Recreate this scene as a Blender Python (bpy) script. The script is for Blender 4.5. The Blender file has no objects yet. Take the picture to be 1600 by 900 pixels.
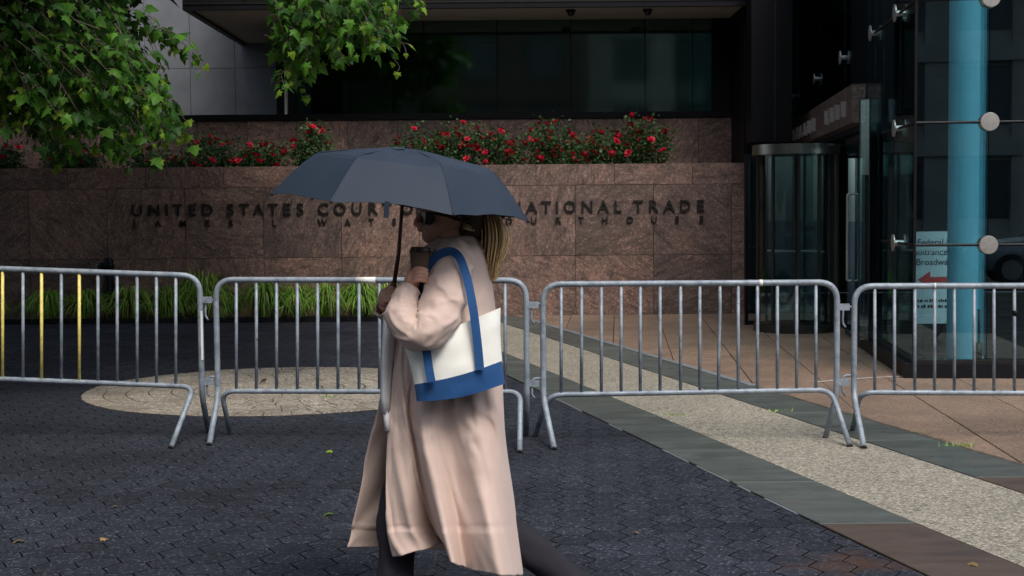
import bpy, bmesh, math, random
from mathutils import Vector, Matrix, noise
R = math.radians
random.seed(7)
sc = bpy.context.scene
col = sc.collection

# ------------------------------------------------------------------ camera
CAM = Vector((0, 0, 1.6)); F = 2222.0
cam_rot = Matrix.Rotation(R(90 - 3.17), 3, 'X') @ Matrix.Rotation(R(-0.46), 3, 'Z')
cd = bpy.data.cameras.new('camera'); co = bpy.data.objects.new('camera', cd); col.objects.link(co)
cd.sensor_width = 36; cd.lens = F / 1600 * 36; cd.clip_end = 2000; cd.clip_start = 0.05
co.matrix_world = Matrix.Translation(CAM) @ cam_rot.to_4x4()
sc.camera = co

# ------------------------------------------------------------------ sky, sun, exposure (overcast)
SUN_EL, SUN_AZ = R(55), R(158)      # azimuth measured clockwise from +Y: behind the camera, to the right
w = bpy.data.worlds.new('World'); sc.world = w; w.use_nodes = True
nt = w.node_tree; bg = nt.nodes['Background']
sky = nt.nodes.new('ShaderNodeTexSky'); sky.sky_type = 'NISHITA'; sky.sun_disc = False
sky.sun_elevation = SUN_EL; sky.sun_rotation = SUN_AZ; sky.air_density = 1.0; sky.dust_density = 3.0
hs = nt.nodes.new('ShaderNodeHueSaturation'); hs.inputs['Saturation'].default_value = 0.58
nt.links.new(sky.outputs[0], hs.inputs['Color']); nt.links.new(hs.outputs[0], bg.inputs['Color'])
bg.inputs['Strength'].default_value = 0.12
sl = bpy.data.lights.new('sun', 'SUN'); sl.energy = 1.5; sl.angle = R(22); sl.color = (1, .95, .88)
so = bpy.data.objects.new('sun', sl); col.objects.link(so)
sd = Vector((math.sin(SUN_AZ) * math.cos(SUN_EL), math.cos(SUN_AZ) * math.cos(SUN_EL), math.sin(SUN_EL)))
so.rotation_euler = sd.to_track_quat('Z', 'Y').to_euler()
vs = sc.view_settings; vs.view_transform = 'Standard'; vs.look = 'None'; vs.gamma = 1; vs.exposure = 0.7

# ------------------------------------------------------------------ helpers
def P(px, py, Y):                      # the point at depth Y (metres in front of the camera) seen at a pixel of the 1600x900 photograph
    d = cam_rot @ Vector(((px - 800) / F, (450 - py) / F, -1))
    return CAM + d * (Y / d.y)
def G(px, py):                         # the point of the ground seen at a pixel
    d = cam_rot @ Vector(((px - 800) / F, (450 - py) / F, -1))
    return CAM + d * (-1.6 / d.z)
def cr(a, b, c, d, t):                 # Catmull-Rom
    return 0.5 * ((2 * b) + (c - a) * t + (2 * a - 5 * b + 4 * c - d) * t * t + (3 * b - a - 3 * c + d) * t ** 3)
def spline(pts, n):                    # n samples per span
    out = []
    m = len(pts)
    for i in range(m - 1):
        a, b, c, d = pts[max(i - 1, 0)], pts[i], pts[i + 1], pts[min(i + 2, m - 1)]
        for k in range(n): out.append(cr(a, b, c, d, k / n))
    out.append(pts[-1]); return out
def fillet(pts, r, n=6):
    out = [pts[0]]
    rs = r if isinstance(r, (list, tuple)) else [r] * (len(pts) - 2)
    for i in range(1, len(pts) - 1):
        p = pts[i]; a = pts[i - 1] - p; b = pts[i + 1] - p
        q = min(rs[i - 1], a.length * .48, b.length * .48)
        s, e = p + a.normalized() * q, p + b.normalized() * q
        for k in range(n + 1):
            t = k / n; out.append((1 - t) ** 2 * s + 2 * t * (1 - t) * p + t * t * e)
    out.append(pts[-1]); return out
def clip(poly, o, n):                  # keep the side of the line (o, n) where (p-o).n >= 0
    out = []
    for i in range(len(poly)):
        a, b = poly[i], poly[(i + 1) % len(poly)]
        da, db = (a[0] - o[0]) * n[0] + (a[1] - o[1]) * n[1], (b[0] - o[0]) * n[0] + (b[1] - o[1]) * n[1]
        if da >= 0: out.append(a)
        if da * db < 0:
            t = da / (da - db); out.append((a[0] + (b[0] - a[0]) * t, a[1] + (b[1] - a[1]) * t))
    return out
def inset(poly, d):                    # inset a convex counter-clockwise polygon
    q = poly
    for i in range(len(poly)):
        a, b = poly[i], poly[(i + 1) % len(poly)]
        ex, ey = b[0] - a[0], b[1] - a[1]; L = math.hypot(ex, ey)
        if L < 1e-5: continue
        nx, ny = -ey / L, ex / L
        q = clip(q, (a[0] + nx * d, a[1] + ny * d), (nx, ny))
        if len(q) < 3: return []
    return q

class MB:
    def __init__(s): s.v = []; s.f = []; s.m = []; s.mi = 0
    def add(s, vs, fs):
        o = len(s.v); s.v += [Vector(p) for p in vs]
        for f in fs: s.f.append([i + o for i in f]); s.m.append(s.mi)
    def box(s, a, b, rot=0, piv=None):
        x0, y0, z0 = a; x1, y1, z1 = b
        vs = [Vector(p) for p in ((x0,y0,z0),(x1,y0,z0),(x1,y1,z0),(x0,y1,z0),(x0,y0,z1),(x1,y0,z1),(x1,y1,z1),(x0,y1,z1))]
        if rot:
            piv = Vector(piv) if piv else (Vector(a) + Vector(b)) / 2
            M = Matrix.Rotation(rot, 3, 'Z'); vs = [M @ (p - piv) + piv for p in vs]
        s.add(vs, [(0,3,2,1),(4,5,6,7),(0,1,5,4),(1,2,6,5),(2,3,7,6),(3,0,4,7)])
    def slab(s, p0, p1, n, t, z0, z1):  # upright slab along the ground line p0-p1, thickness t along n
        p0, p1, n = Vector((p0[0], p0[1], 0)), Vector((p1[0], p1[1], 0)), Vector((n[0], n[1], 0)).normalized() * t
        q = [p0, p1, p1 + n, p0 + n]
        vs = [Vector((p.x, p.y, z0)) for p in q] + [Vector((p.x, p.y, z1)) for p in q]
        s.add(vs, [(3,2,1,0),(4,5,6,7),(0,1,5,4),(1,2,6,5),(2,3,7,6),(3,0,4,7)])
    def tube(s, path, r, n=8, caps=True, flat=1.0, up=None):
        path = [Vector(p) for p in path]; m = len(path)
        rr = r if isinstance(r, (list, tuple)) else [r] * m
        t = (path[1] - path[0]).normalized()
        a = Vector(up) if up else (Vector((0, 0, 1)) if abs(t.z) < .9 else Vector((1, 0, 0)))
        u = (a - t * a.dot(t)).normalized(); vs = []
        for i, p in enumerate(path):
            t = (path[min(i + 1, m - 1)] - path[max(i - 1, 0)])
            t = t.normalized() if t.length > 1e-9 else Vector((0, 0, 1))
            u = u - t * u.dot(t)
            u = u.normalized() if u.length > 1e-6 else t.orthogonal().normalized()
            b = t.cross(u)
            for k in range(n):
                A = 2 * math.pi * k / n
                vs.append(p + (u * math.cos(A) * flat + b * math.sin(A)) * rr[i])
        fs = [(i*n+k, i*n+(k+1)%n, (i+1)*n+(k+1)%n, (i+1)*n+k) for i in range(m-1) for k in range(n)]
        if caps: fs += [tuple(range(n))[::-1], tuple((m-1)*n + k for k in range(n))]
        s.add(vs, fs)
    def grid(s, rows, wrap=False):
        n = len(rows[0]); vs = [p for r in rows for p in r]
        fs = [(i*n+k, i*n+(k+1)%n, (i+1)*n+(k+1)%n, (i+1)*n+k) for i in range(len(rows)-1) for k in range(n if wrap else n-1)]
        s.add(vs, fs)
    def prism(s, poly, z0, z1, ch=0.0):
        n = len(poly)
        top = inset(poly, ch) if ch else None
        if top and len(top) == n:
            vs = [(x, y, z0) for x, y in poly] + [(x, y, z1 - ch * .8) for x, y in poly] + [(x, y, z1) for x, y in top]
            fs = [(k, (k+1)%n, n+(k+1)%n, n+k) for k in range(n)] + [(n+k, n+(k+1)%n, 2*n+(k+1)%n, 2*n+k) for k in range(n)]
            fs.append(tuple(2*n + k for k in range(n)))
        else:
            vs = [(x, y, z0) for x, y in poly] + [(x, y, z1) for x, y in poly]
            fs = [(k, (k+1)%n, n+(k+1)%n, n+k) for k in range(n)] + [tuple(n + k for k in range(n))]
        s.add(vs, fs)
    def lathe(s, prof, c, n=16, ang=(0, 2*math.pi), close=True):
        full = abs(ang[1] - ang[0] - 2*math.pi) < 1e-6
        k = n if full else n + 1
        rows = [[Vector((c[0] + r*math.cos(ang[0] + (ang[1]-ang[0])*i/n), c[1] + r*math.sin(ang[0] + (ang[1]-ang[0])*i/n), c[2] + z)) for i in range(k)] for r, z in prof]
        s.grid(rows, wrap=full)
    def disc(s, c, axis, r, t, n=24):  # short cylinder
        a = Vector(axis).normalized(); s.tube([Vector(c), Vector(c) + a * t], r, n)
    def mesh(s, name, mats, origin=(0,0,0), smooth=False):
        me = bpy.data.meshes.new(name); o = Vector(origin)
        me.from_pydata([p - o for p in s.v], [], s.f)
        for m in (mats if isinstance(mats, (list, tuple)) else [mats]): me.materials.append(m)
        me.polygons.foreach_set('material_index', s.m)
        if smooth: me.shade_smooth()
        me.update(); return me
    def build(s, name, mats, parent=None, smooth=False, label=None, kind=None):
        o = Vector(parent['base']) if parent is not None and 'base' in parent else Vector((0,0,0))
        ob = bpy.data.objects.new(name, s.mesh(name, mats, o, smooth)); col.objects.link(ob)
        if parent is not None:
            ob.parent = parent
            if 'base' in parent: ob['base'] = parent['base']
        if label: ob['label'] = label
        if kind: ob['kind'] = kind
        return ob
    def solo(s, name, mats, label, cat, group=None, smooth=False, kind=None):
        lo = Vector((min(p.x for p in s.v), min(p.y for p in s.v), min(p.z for p in s.v)))
        hi = Vector((max(p.x for p in s.v), max(p.y for p in s.v), max(p.z for p in s.v)))
        o = Vector(((lo.x + hi.x) / 2, (lo.y + hi.y) / 2, lo.z))
        ob = bpy.data.objects.new(name, s.mesh(name, mats, o, smooth)); col.objects.link(ob); ob.location = o
        ob['base'] = tuple(o)
        if label: ob['label'] = label; ob['category'] = cat
        if group: ob['group'] = group
        if kind: ob['kind'] = kind
        return ob
def thing(name, label, cat, loc=(0,0,0), group=None):
    o = bpy.data.objects.new(name, None); col.objects.link(o); o.location = loc; o['base'] = tuple(loc)
    o.empty_display_size = .2
    if label: o['label'] = label; o['category'] = cat
    if group: o['group'] = group
    return o
def structure(name, loc=(0,0,0)):
    o = thing(name, None, None, loc); o['kind'] = 'structure'; return o
def put(name, me, parent, loc, rot=(0,0,0), scale=1.0, label=None, kind=None):   # a piece with shared mesh data
    o = bpy.data.objects.new(name, me); col.objects.link(o); o.parent = parent
    o.location = Vector(loc) - Vector(parent['base']); o.rotation_euler = rot; o.scale = (scale,)*3
    if label: o['label'] = label
    if kind: o['kind'] = kind
    return o
def smooth_angle(ob, a=40):
    me = ob.data; me.shade_smooth()
    try: me.set_sharp_from_angle(angle=R(a))
    except Exception: pass
def evaluated(ob):                       # bake the modifiers of an object into its mesh
    dg = bpy.context.evaluated_depsgraph_get(); dg.update()
    me = bpy.data.meshes.new_from_object(ob.evaluated_get(dg)); old = ob.data
    ob.modifiers.clear(); ob.data = me; me.name = old.name
    return ob

# ------------------------------------------------------------------ materials
class NT:
    def __init__(s, name):
        s.m = bpy.data.materials.new(name); s.m.use_nodes = True; s.t = s.m.node_tree
        s.b = s.t.nodes['Principled BSDF']; s.out = s.t.nodes['Material Output']
    def n(s, typ, **k):
        nd = s.t.nodes.new(typ)
        for a, v in k.items():
            if a.startswith('i_'):
                key = a[2:].replace('_', ' '); nd.inputs[int(key) if key.isdigit() else key].default_value = v
            else: setattr(nd, a, v)
        return nd
    def l(s, a, b): s.t.links.new(a, b)
    def coords(s, rnd=True, scale=None, rotate=False):
        tc = s.n('ShaderNodeTexCoord'); v = tc.outputs['Object']
        if rnd:
            oi = s.n('ShaderNodeObjectInfo'); mu = s.n('ShaderNodeMath', operation='MULTIPLY', i_1=61.7); s.l(oi.outputs['Random'], mu.inputs[0])
            if rotate:
                mr = s.n('ShaderNodeMath', operation='MULTIPLY', i_1=23.0); s.l(oi.outputs['Random'], mr.inputs[0])
                vr = s.n('ShaderNodeVectorRotate', rotation_type='Y_AXIS'); s.l(v, vr.inputs['Vector']); s.l(mr.outputs[0], vr.inputs['Angle']); v = vr.outputs[0]
            ad = s.n('ShaderNodeVectorMath', operation='ADD'); s.l(v, ad.inputs[0]); s.l(mu.outputs[0], ad.inputs[1]); v = ad.outputs[0]
        if scale:
            mp = s.n('ShaderNodeMapping'); mp.inputs['Scale'].default_value = scale; s.l(v, mp.inputs['Vector']); v = mp.outputs[0]
        return v
    def noise(s, v, scale, detail=4, rough=.55, dist=0):
        nd = s.n('ShaderNodeTexNoise', i_Scale=scale, i_Detail=detail, i_Roughness=rough, i_Distortion=dist); s.l(v, nd.inputs['Vector']); return nd.outputs['Fac']
    def cells(s, v, scale, stops):           # a random value for every small grain
        vo = s.n('ShaderNodeTexVoronoi', i_Scale=scale); s.l(v, vo.inputs['Vector'])
        sx = s.n('ShaderNodeSeparateColor'); s.l(vo.outputs['Color'], sx.inputs[0]); return s.ramp(sx.outputs[0], stops)
    def ramp(s, f, stops):
        r = s.n('ShaderNodeValToRGB'); e = r.color_ramp.elements
        while len(e) < len(stops): e.new(.5)
        for q, (p, c) in zip(e, stops): q.position = p; q.color = (c, c, c, 1) if isinstance(c, (int, float)) else tuple(c) + (1,)
        s.l(f, r.inputs['Fac']); return r.outputs['Color']
    def mix(s, f, a, b, mode='MIX'):
        m = s.n('ShaderNodeMix', data_type='RGBA', blend_type=mode)
        for i, x in ((0, f), (6, a), (7, b)):
            if hasattr(x, 'is_output'): s.l(x, m.inputs[i])
            else: m.inputs[i].default_value = x if i == 0 else tuple(x) + (1,)
        return m.outputs[2]
    def bump(s, h, strength=.3, dist=.01):
        b = s.n('ShaderNodeBump', i_Strength=strength, i_Distance=dist); s.l(h, b.inputs['Height']); s.l(b.outputs[0], s.b.inputs['Normal'])
    def base(s, c, rough=.6, metal=0):
        if hasattr(c, 'is_output'): s.l(c, s.b.inputs['Base Color'])
        else: s.b.inputs['Base Color'].default_value = tuple(c) + (1,)
        if hasattr(rough, 'is_output'): s.l(rough, s.b.inputs['Roughness'])
        else: s.b.inputs['Roughness'].default_value = rough
        s.b.inputs['Metallic'].default_value = metal
        return s.m
def sp(c, k): return tuple(min(1, x * k) for x in c)
def simple(name, c, rough=.6, metal=0, var=.25, scale=8, bump=0, bscale=60, rnd=True):
    t = NT(name); v = t.coords(rnd)
    cc = t.ramp(t.noise(v, scale, 6), [(.3, sp(c, 1 - var)), (.7, sp(c, 1 + var))])
    if bump: t.bump(t.noise(v, bscale, 3), bump, .004)
    return t.base(cc, rough, metal)
def m_granite(name, c):
    t = NT(name); v = t.coords(True, rotate=True)
    big = t.ramp(t.noise(v, 1.6, 7, .6, 1.2), [(.3, sp(c, .72)), (.5, c), (.72, sp((c[0]*1.1, c[1]*.98, c[2]*.92), 1.25))])
    mp = t.n('ShaderNodeMapping'); mp.inputs['Scale'].default_value = (.9, 1, 3.2); mp.inputs['Rotation'].default_value = (0, .6, 0); t.l(v, mp.inputs['Vector'])
    streak = t.ramp(t.noise(mp.outputs[0], 2.6, 8, .68, 1.6), [(.32, .32), (.43, .8), (.53, 1.08), (.66, 1.45)])
    c1 = t.mix(.85, big, streak, 'MULTIPLY')
    line = t.ramp(t.noise(mp.outputs[0], .9, 7, .6, 1.6), [(.478, 1.0), (.5, .25), (.522, 1.0)])
    c1 = t.mix(.6, c1, line, 'MULTIPLY')
    spk = t.cells(v, 46, [(0, .45), (.35, .8), (.7, 1.1), (.88, 1.45), (1, 2.3)])
    c2 = t.mix(.6, c1, spk, 'MULTIPLY')
    oi = t.n('ShaderNodeObjectInfo'); pr = t.ramp(oi.outputs['Random'], [(0, (.72,.74,.76)), (.5, (1,.98,.97)), (1, (1.2,1.14,1.1))])
    c3 = t.mix(1, c2, pr, 'MULTIPLY')
    t.bump(t.noise(v, 120, 2), .25, .003)
    return t.base(c3, .55)
def m_asphalt(name, c, rust=False):
    t = NT(name); v = t.coords(True)
    tc = t.n('ShaderNodeTexCoord'); geo = t.n('ShaderNodeNewGeometry'); wp = geo.outputs['Position']
    big = t.ramp(t.noise(wp, .9, 5), [(.3, sp(c, .72)), (.7, sp(c, 1.25))])
    spk = t.cells(wp, 105, [(0, .6), (.6, .92), (.84, 1.2), (.93, 1.9), (1, 4.0)])
    cc = t.mix(1, big, spk, 'MULTIPLY')
    oi = t.n('ShaderNodeObjectInfo'); pr = t.ramp(oi.outputs['Random'], [(0, .85), (1, 1.18)]); cc = t.mix(1, cc, pr, 'MULTIPLY')
    if rust:
        ds = t.n('ShaderNodeVectorMath', operation='DISTANCE'); t.l(wp, ds.inputs[0]); ds.inputs[1].default_value = tuple(G(1330, 880))
        nz = t.noise(wp, 6, 5); mu = t.n('ShaderNodeMath', operation='MULTIPLY_ADD', i_1=1.1, i_2=0.0); t.l(nz, mu.inputs[0])
        su = t.n('ShaderNodeMath', operation='ADD'); t.l(mu.outputs[0], su.inputs[0]); t.l(ds.outputs['Value'], su.inputs[1])
        cc = t.mix(t.ramp(su.outputs[0], [(.55, .5), (.85, 0)]), cc, (.085, .04, .02))
    rg = t.ramp(t.noise(wp, 2.5, 4), [(.35, .62), (.65, .85)])
    t.bump(t.noise(wp, 150, 3, .7), .5, .003); t.b.inputs['Specular IOR Level'].default_value = .12
    return t.base(cc, rg)
def m_speckle(name, c, d, scale=70, var=.2, rough=.7, stain=None):
    t = NT(name); geo = t.n('ShaderNodeNewGeometry'); wp = geo.outputs['Position']
    big = t.ramp(t.noise(wp, 1.3, 6), [(.3, sp(c, 1 - var)), (.7, sp(c, 1 + var))])
    vo = t.n('ShaderNodeTexVoronoi', i_Scale=scale); t.l(wp, vo.inputs['Vector'])
    k = t.ramp(vo.outputs['Distance'], [(.15, (1.15, 1.15, 1.15)), (.6, d)])
    sx = t.n('ShaderNodeSeparateColor'); t.l(vo.outputs['Color'], sx.inputs[0]); k2 = t.ramp(sx.outputs[0], [(0, .42), (.2, .8), (.75, 1.15), (1, 1.5)])
    cc = t.mix(1, t.mix(1, big, k, 'MULTIPLY'), k2, 'MULTIPLY')
    if stain: cc = t.mix(t.ramp(t.noise(wp, 2.2, 6, .65), [(.5, 0), (.72, .7)]), cc, stain)
    oi = t.n('ShaderNodeObjectInfo'); pr = t.ramp(oi.outputs['Random'], [(0, .88), (1, 1.12)]); cc = t.mix(1, cc, pr, 'MULTIPLY')
    t.bump(vo.outputs['Distance'], .35, .004)
    return t.base(cc, rough)
def m_slate(name, c):
    t = NT(name); geo = t.n('ShaderNodeNewGeometry'); wp = geo.outputs['Position']
    mp = t.n('ShaderNodeMapping'); mp.inputs['Scale'].default_value = (.8, 3, 1); t.l(wp, mp.inputs[0])
    cc = t.ramp(t.noise(mp.outputs[0], 2.4, 8, .6, .6), [(.28, sp(c, .65)), (.5, c), (.7, sp(c, 1.3))])
    cc = t.mix(t.ramp(t.noise(wp, 7, 6), [(.55, 0), (.75, .5)]), cc, (.075, .06, .05))
    oi = t.n('ShaderNodeObjectInfo'); pr = t.ramp(oi.outputs['Random'], [(0, .85), (1, 1.15)]); cc = t.mix(1, cc, pr, 'MULTIPLY')
    t.bump(t.noise(mp.outputs[0], 40, 5), .25, .003)
    return t.base(cc, t.ramp(t.noise(wp, 3, 4), [(.35, .35), (.65, .6)]))
def m_galv(name):
    t = NT(name); v = t.coords(True)
    cc = t.ramp(t.noise(v, 14, 6, .65), [(.28, (.13, .155, .19)), (.5, (.235, .275, .32)), (.72, (.33, .375, .43))])
    cc = t.mix(t.ramp(t.noise(v, 35, 4), [(.64, 0), (.74, .75)]), cc, (.06, .05, .045))
    t.bump(t.noise(v, 120, 3), .15, .002)
    return t.base(cc, t.ramp(t.noise(v, 9, 3), [(.3, .48), (.7, .66)]), .22)
def m_leaf(name, c, var=.3, trans=.35):
    t = NT(name); v = t.coords(True)
    oi = t.n('ShaderNodeObjectInfo')
    cc = t.ramp(t.noise(v, 5.0, 3), [(.3, sp(c, 1 - var)), (.7, sp(c, 1 + var))])
    pr = t.ramp(oi.outputs['Random'], [(0, .75), (1, 1.3)]); cc = t.mix(1, cc, pr, 'MULTIPLY')
    t.base(cc, .5); t.b.inputs['Specular IOR Level'].default_value = .25
    tr = t.n('ShaderNodeBsdfTranslucent'); t.l(cc, tr.inputs[0]); mx = t.n('ShaderNodeMixShader', i_0=trans)
    t.l(t.b.outputs[0], mx.inputs[1]); t.l(tr.outputs[0], mx.inputs[2]); t.l(mx.outputs[0], t.out.inputs[0])
    return t.m
def m_glass(name, tint=(.6, .62, .6), ior=1.5, refl=(1, 1, 1), rough=.012):
    t = NT(name); t.t.nodes.remove(t.b)
    g = t.n('ShaderNodeBsdfGlossy', i_Roughness=rough); g.inputs[0].default_value = tuple(refl) + (1,)
    tr = t.n('ShaderNodeBsdfTransparent'); tr.inputs[0].default_value = tuple(tint) + (1,)
    gm = t.n('ShaderNodeNewGeometry'); io = t.n('ShaderNodeMix', data_type='FLOAT', i_2=ior, i_3=1 / ior); t.l(gm.outputs['Backfacing'], io.inputs[0])
    fr = t.n('ShaderNodeFresnel'); t.l(io.outputs[0], fr.inputs[0]); mx = t.n('ShaderNodeMixShader')
    t.l(fr.outputs[0], mx.inputs[0]); t.l(tr.outputs[0], mx.inputs[1]); t.l(g.outputs[0], mx.inputs[2]); t.l(mx.outputs[0], t.out.inputs[0])
    return t.m
def m_fabric(name, c, var=.12, scale=5, weave=350, sheen=.1, rough=.85):
    t = NT(name); v = t.coords(False)
    cc = t.ramp(t.noise(v, scale, 5), [(.3, sp(c, 1 - var)), (.7, sp(c, 1 + var))])
    t.bump(t.noise(v, weave, 2), .12, .002)
    t.base(cc, rough); t.b.inputs['Sheen Weight'].default_value = sheen; t.b.inputs['Specular IOR Level'].default_value = .25
    return t.m

def m_coat(name, c, k=1.0, var=.05):
    t = NT(name); v = t.coords(False, (1, 1, .7))
    cc = t.ramp(t.noise(v, 3, 5), [(.3, sp(c, 1 - var)), (.7, sp(c, 1 + var))])
    a = t.noise(v, 5, 4, .5, .4); b = t.noise(v, 14, 3, .5, .3)
    ad = t.n('ShaderNodeMath', operation='MULTIPLY_ADD', i_1=.25); t.l(b, ad.inputs[0]); t.l(a, ad.inputs[2])
    t.bump(ad.outputs[0], .35 * k, .022); t.base(cc, .8); t.b.inputs['Sheen Weight'].default_value = .1
    return t.m
def m_hair(name, c):
    t = NT(name); v = t.coords(False, (90, 90, 5))
    cc = t.ramp(t.noise(v, 1.4, 4, .6), [(.3, sp(c, .45)), (.5, c), (.7, sp(c, 1.35))])
    return t.base(cc, .42)
def m_matte(n, c):
    m = simple(n, c, 1.0, var=.4, scale=30); m.node_tree.nodes['Principled BSDF'].inputs['Specular IOR Level'].default_value = 0; return m
def m_black():
    m = simple('black_metal', (.006, .006, .008), .5, var=.2); m.node_tree.nodes['Principled BSDF'].inputs['Specular IOR Level'].default_value = .18; return m
M = dict(
    granite=m_granite('granite', (.152, .101, .085)),
    mortar=simple('mortar', (.05, .04, .035), .9),
    concrete=simple('grey_concrete', (.145, .155, .17), .8, var=.15, scale=2.5, bump=.2),
    paver=m_asphalt('asphalt_paver', (.0255, .028, .0375), rust=True),
    asphalt=m_asphalt('asphalt', (.012, .012, .014)),
    bluestone=m_slate('bluestone', (.064, .073, .066)),
    brownstone=m_slate('brownstone', (.078, .053, .040)),
    aggregate=m_speckle('exposed_aggregate', (.355, .325, .265), (.62, .61, .59), 68, .12),
    tan=m_speckle('tan_concrete', (.215, .15, .108), (.75, .72, .7), 100, .22, stain=(.12, .08, .055)),
    cobble=m_speckle('pale_cobble', (.38, .35, .30), (.5, .47, .43), 60, .2, stain=(.16, .12, .08)),
    sand=m_matte('dark_joint_sand', (.005, .005, .006)),
    dirt=simple('dirt', (.085, .06, .042), .95, var=.5, scale=20, bump=.5),
    galv=m_galv('galvanised_steel'),
    yellow=simple('chipped_yellow_paint', (.72, .60, .17), .5, var=.2, scale=30),
    white=simple('white_tape', (.7, .7, .68), .6, var=.1),
    black=m_black(),
    steel=simple('brushed_steel', (.42, .40, .38), .48, .8, var=.12, scale=30),
    polished=simple('polished_steel', (.34, .35, .34), .24, .9, var=.1, scale=20),
    soffit=simple('soffit_panel', (.42, .385, .345), .8, var=.06),
    dark=simple('dark_interior', (.02, .022, .024), .8, var=.3, scale=1.5),
    window=m_glass('window_glass', (.50, .64, .60), 2.0, (.72, 1, .92), .05),
    lobby=m_glass('lobby_glass', (.86, .95, .95), 1.75, (.72, .92, 1)),
    blue=simple('blue_column_paint', (.10, .335, .47), .45, var=.04),
    darkblue=simple('dark_blue_reflection', (.02, .045, .08), .3, var=.1),
    sign=simple('pale_sign_paper', (.34, .46, .53), .7, var=.05),
    ink=simple('black_ink', (.01, .01, .012), .7, var=.05),
    red=simple('red_print', (.35, .02, .02), .6, var=.05),
    letter=simple('dark_bronze', (.026, .025, .023), .38, .4, var=.3, scale=20),
    leaf=m_leaf('sycamore_leaf', (.075, .20, .02), trans=.4),
    leafdark=m_leaf('sycamore_leaf_dark', (.026, .085, .013), trans=.35),
    leafyoung=m_leaf('sycamore_leaf_young', (.20, .33, .03), trans=.45),
    bark=simple('bark', (.12, .10, .075), .9, var=.5, scale=12, bump=.6, bscale=30),
    blade=m_leaf('lilyturf_blade', (.17, .36, .045)),
    bladetip=m_leaf('lilyturf_pale_blade', (.36, .52, .11)),
    bladedry=m_leaf('lilyturf_dry_blade', (.26, .18, .08)),
    roseleaf=m_leaf('rose_leaf', (.035, .085, .028)),
    roselight=m_leaf('rose_leaf_light', (.07, .13, .045)),
    rose=m_leaf('rose_petal', (.44, .006, .03), .2, .15),
    coat=m_coat('coat_cotton', (.60, .455, .395)),
    lining=m_fabric('coat_lining', (.24, .15, .115), .1),
    canvas=m_coat('natural_canvas', (.86, .86, .80), .9, .06),
    bluecanvas=m_coat('blue_canvas', (.007, .068, .215), .9, .16),
    trousers=m_fabric('charcoal_cloth', (.020, .019, .026), .15, 5, 350, 0),
    shirt=m_fabric('pale_grey_cloth', (.74, .73, .74), .06),
    nylon=m_fabric('slate_nylon', (.020, .031, .050), .08, 4, 600, 0, .6),
    skin=simple('skin', (.58, .31, .22), .5, var=.1, scale=25),
    hair=simple('dark_brown_hair', (.045, .026, .016), .5, var=.4, scale=60),
    blond=m_hair('blond_hair', (.80, .56, .28)),
    lens=simple('dark_lens', (.01, .01, .012), .12),
    cup=simple('brown_paper_cup', (.13, .07, .04), .7),
    lid=simple('dark_plastic_lid', (.03, .022, .02), .4),
    plastic=simple('dark_brown_plastic', (.085, .035, .027), .4),
    stone=simple('pale_limestone', (.48, .45, .40), .8, var=.15, scale=1.2),
    brickfar=simple('dull_brick', (.16, .11, .085), .85, var=.2, scale=2),
    pane=simple('street_window', (.07, .08, .09), .2),
    carpaint=simple('silver_car_paint', (.45, .47, .5), .25, .3, var=.03),
    rubber=simple('rubber', (.015, .015, .015), .8),
)

# ------------------------------------------------------------------ ground
ab = MB(); ab.add([(-150, -120, -.05), (150, -120, -.05), (150, 160, -.05), (-150, 160, -.05)], [(0, 1, 2, 3)])
g = ab.build('ground', M['asphalt']); g['kind'] = 'structure'
BD = Vector((-.244, 1, 0))                            # the direction the stone bands run
def band_x(p, y): return p.x + BD.x * (y - p.y)
A0, B0, C0, D0 = G(1000, 685.5), G(1000, 639), G(1135, 619), G(1349, 654)
BN = (BD.y / BD.length, -BD.x / BD.length)           # across the bands, towards the right
WALL_Y = 21.4
# dark hexagonal pavers, left of the first band
pav = structure('hex_paving', (0, 8, 0))
s_ = .111; yaw = R(-3)
CC = G(432, 609); CC = Vector((-2.1, 12.75, 0)); CRAD = 1.72
def hexpoly(cx, cy, s, gap=.0036):
    return [(cx + (s - gap) * math.cos(yaw + k * math.pi / 3), cy + (s - gap) * math.sin(yaw + k * math.pi / 3)) for k in range(6)]
hx = MB(); hx.prism(hexpoly(0, 0, s_), -.045, 0, .002); hex_mesh = hx.mesh('paver', M['paver'])
cells = []
for i in range(-80, 60):
    for j in range(-10, 110):
        lx, ly = i * s_ * 1.5, j * s_ * math.sqrt(3) + (i % 2) * s_ * math.sqrt(3) / 2
        x, y = lx * math.cos(yaw) - ly * math.sin(yaw), 4.6 + lx * math.sin(yaw) + ly * math.cos(yaw)
        if not (4.4 < y < 20.6 and -10.5 < x): continue
        if abs(x) > .42 * y + 1.2: continue
        if x > band_x(A0, y) + .25: continue
        if (x - CC.x) ** 2 + (y - CC.y) ** 2 < (CRAD - .14) ** 2: continue
        cells.append((x, y))
def infr(x, y):
    return abs(x / y) < .365 and y > 6.25
cells.sort(key=lambda c: (not infr(*c), c[1]))
rest = MB()
for k, (x, y) in enumerate(cells):
    poly = hexpoly(x, y, s_); q = clip(poly, (A0.x - .012, A0.y), (-BN[0], -BN[1]))
    if len(q) < 3: continue
    dz = random.uniform(-.0003, .0009); tx, ty = random.gauss(0, .0014), random.gauss(0, .0014)
    if k < 300:
        if len(q) == 6 and q == poly: put('paver', hex_mesh, pav, (x, y, dz), (tx, ty, random.gauss(0, .006)))
        else:
            h = MB(); h.prism([(a - x, b - y) for a, b in q], -.045, 0, .003); put('paver', h.mesh('paver', M['paver']), pav, (x, y, dz))
    else:
        o = len(rest.v); rest.prism(q, -.045, dz, .002)
        for p in rest.v[o:]: p.z += (p.x - x) * ty * .8 + (p.y - y) * tx * .8
rest.build('paver', M['paver'], pav, kind='stuff')
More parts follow.
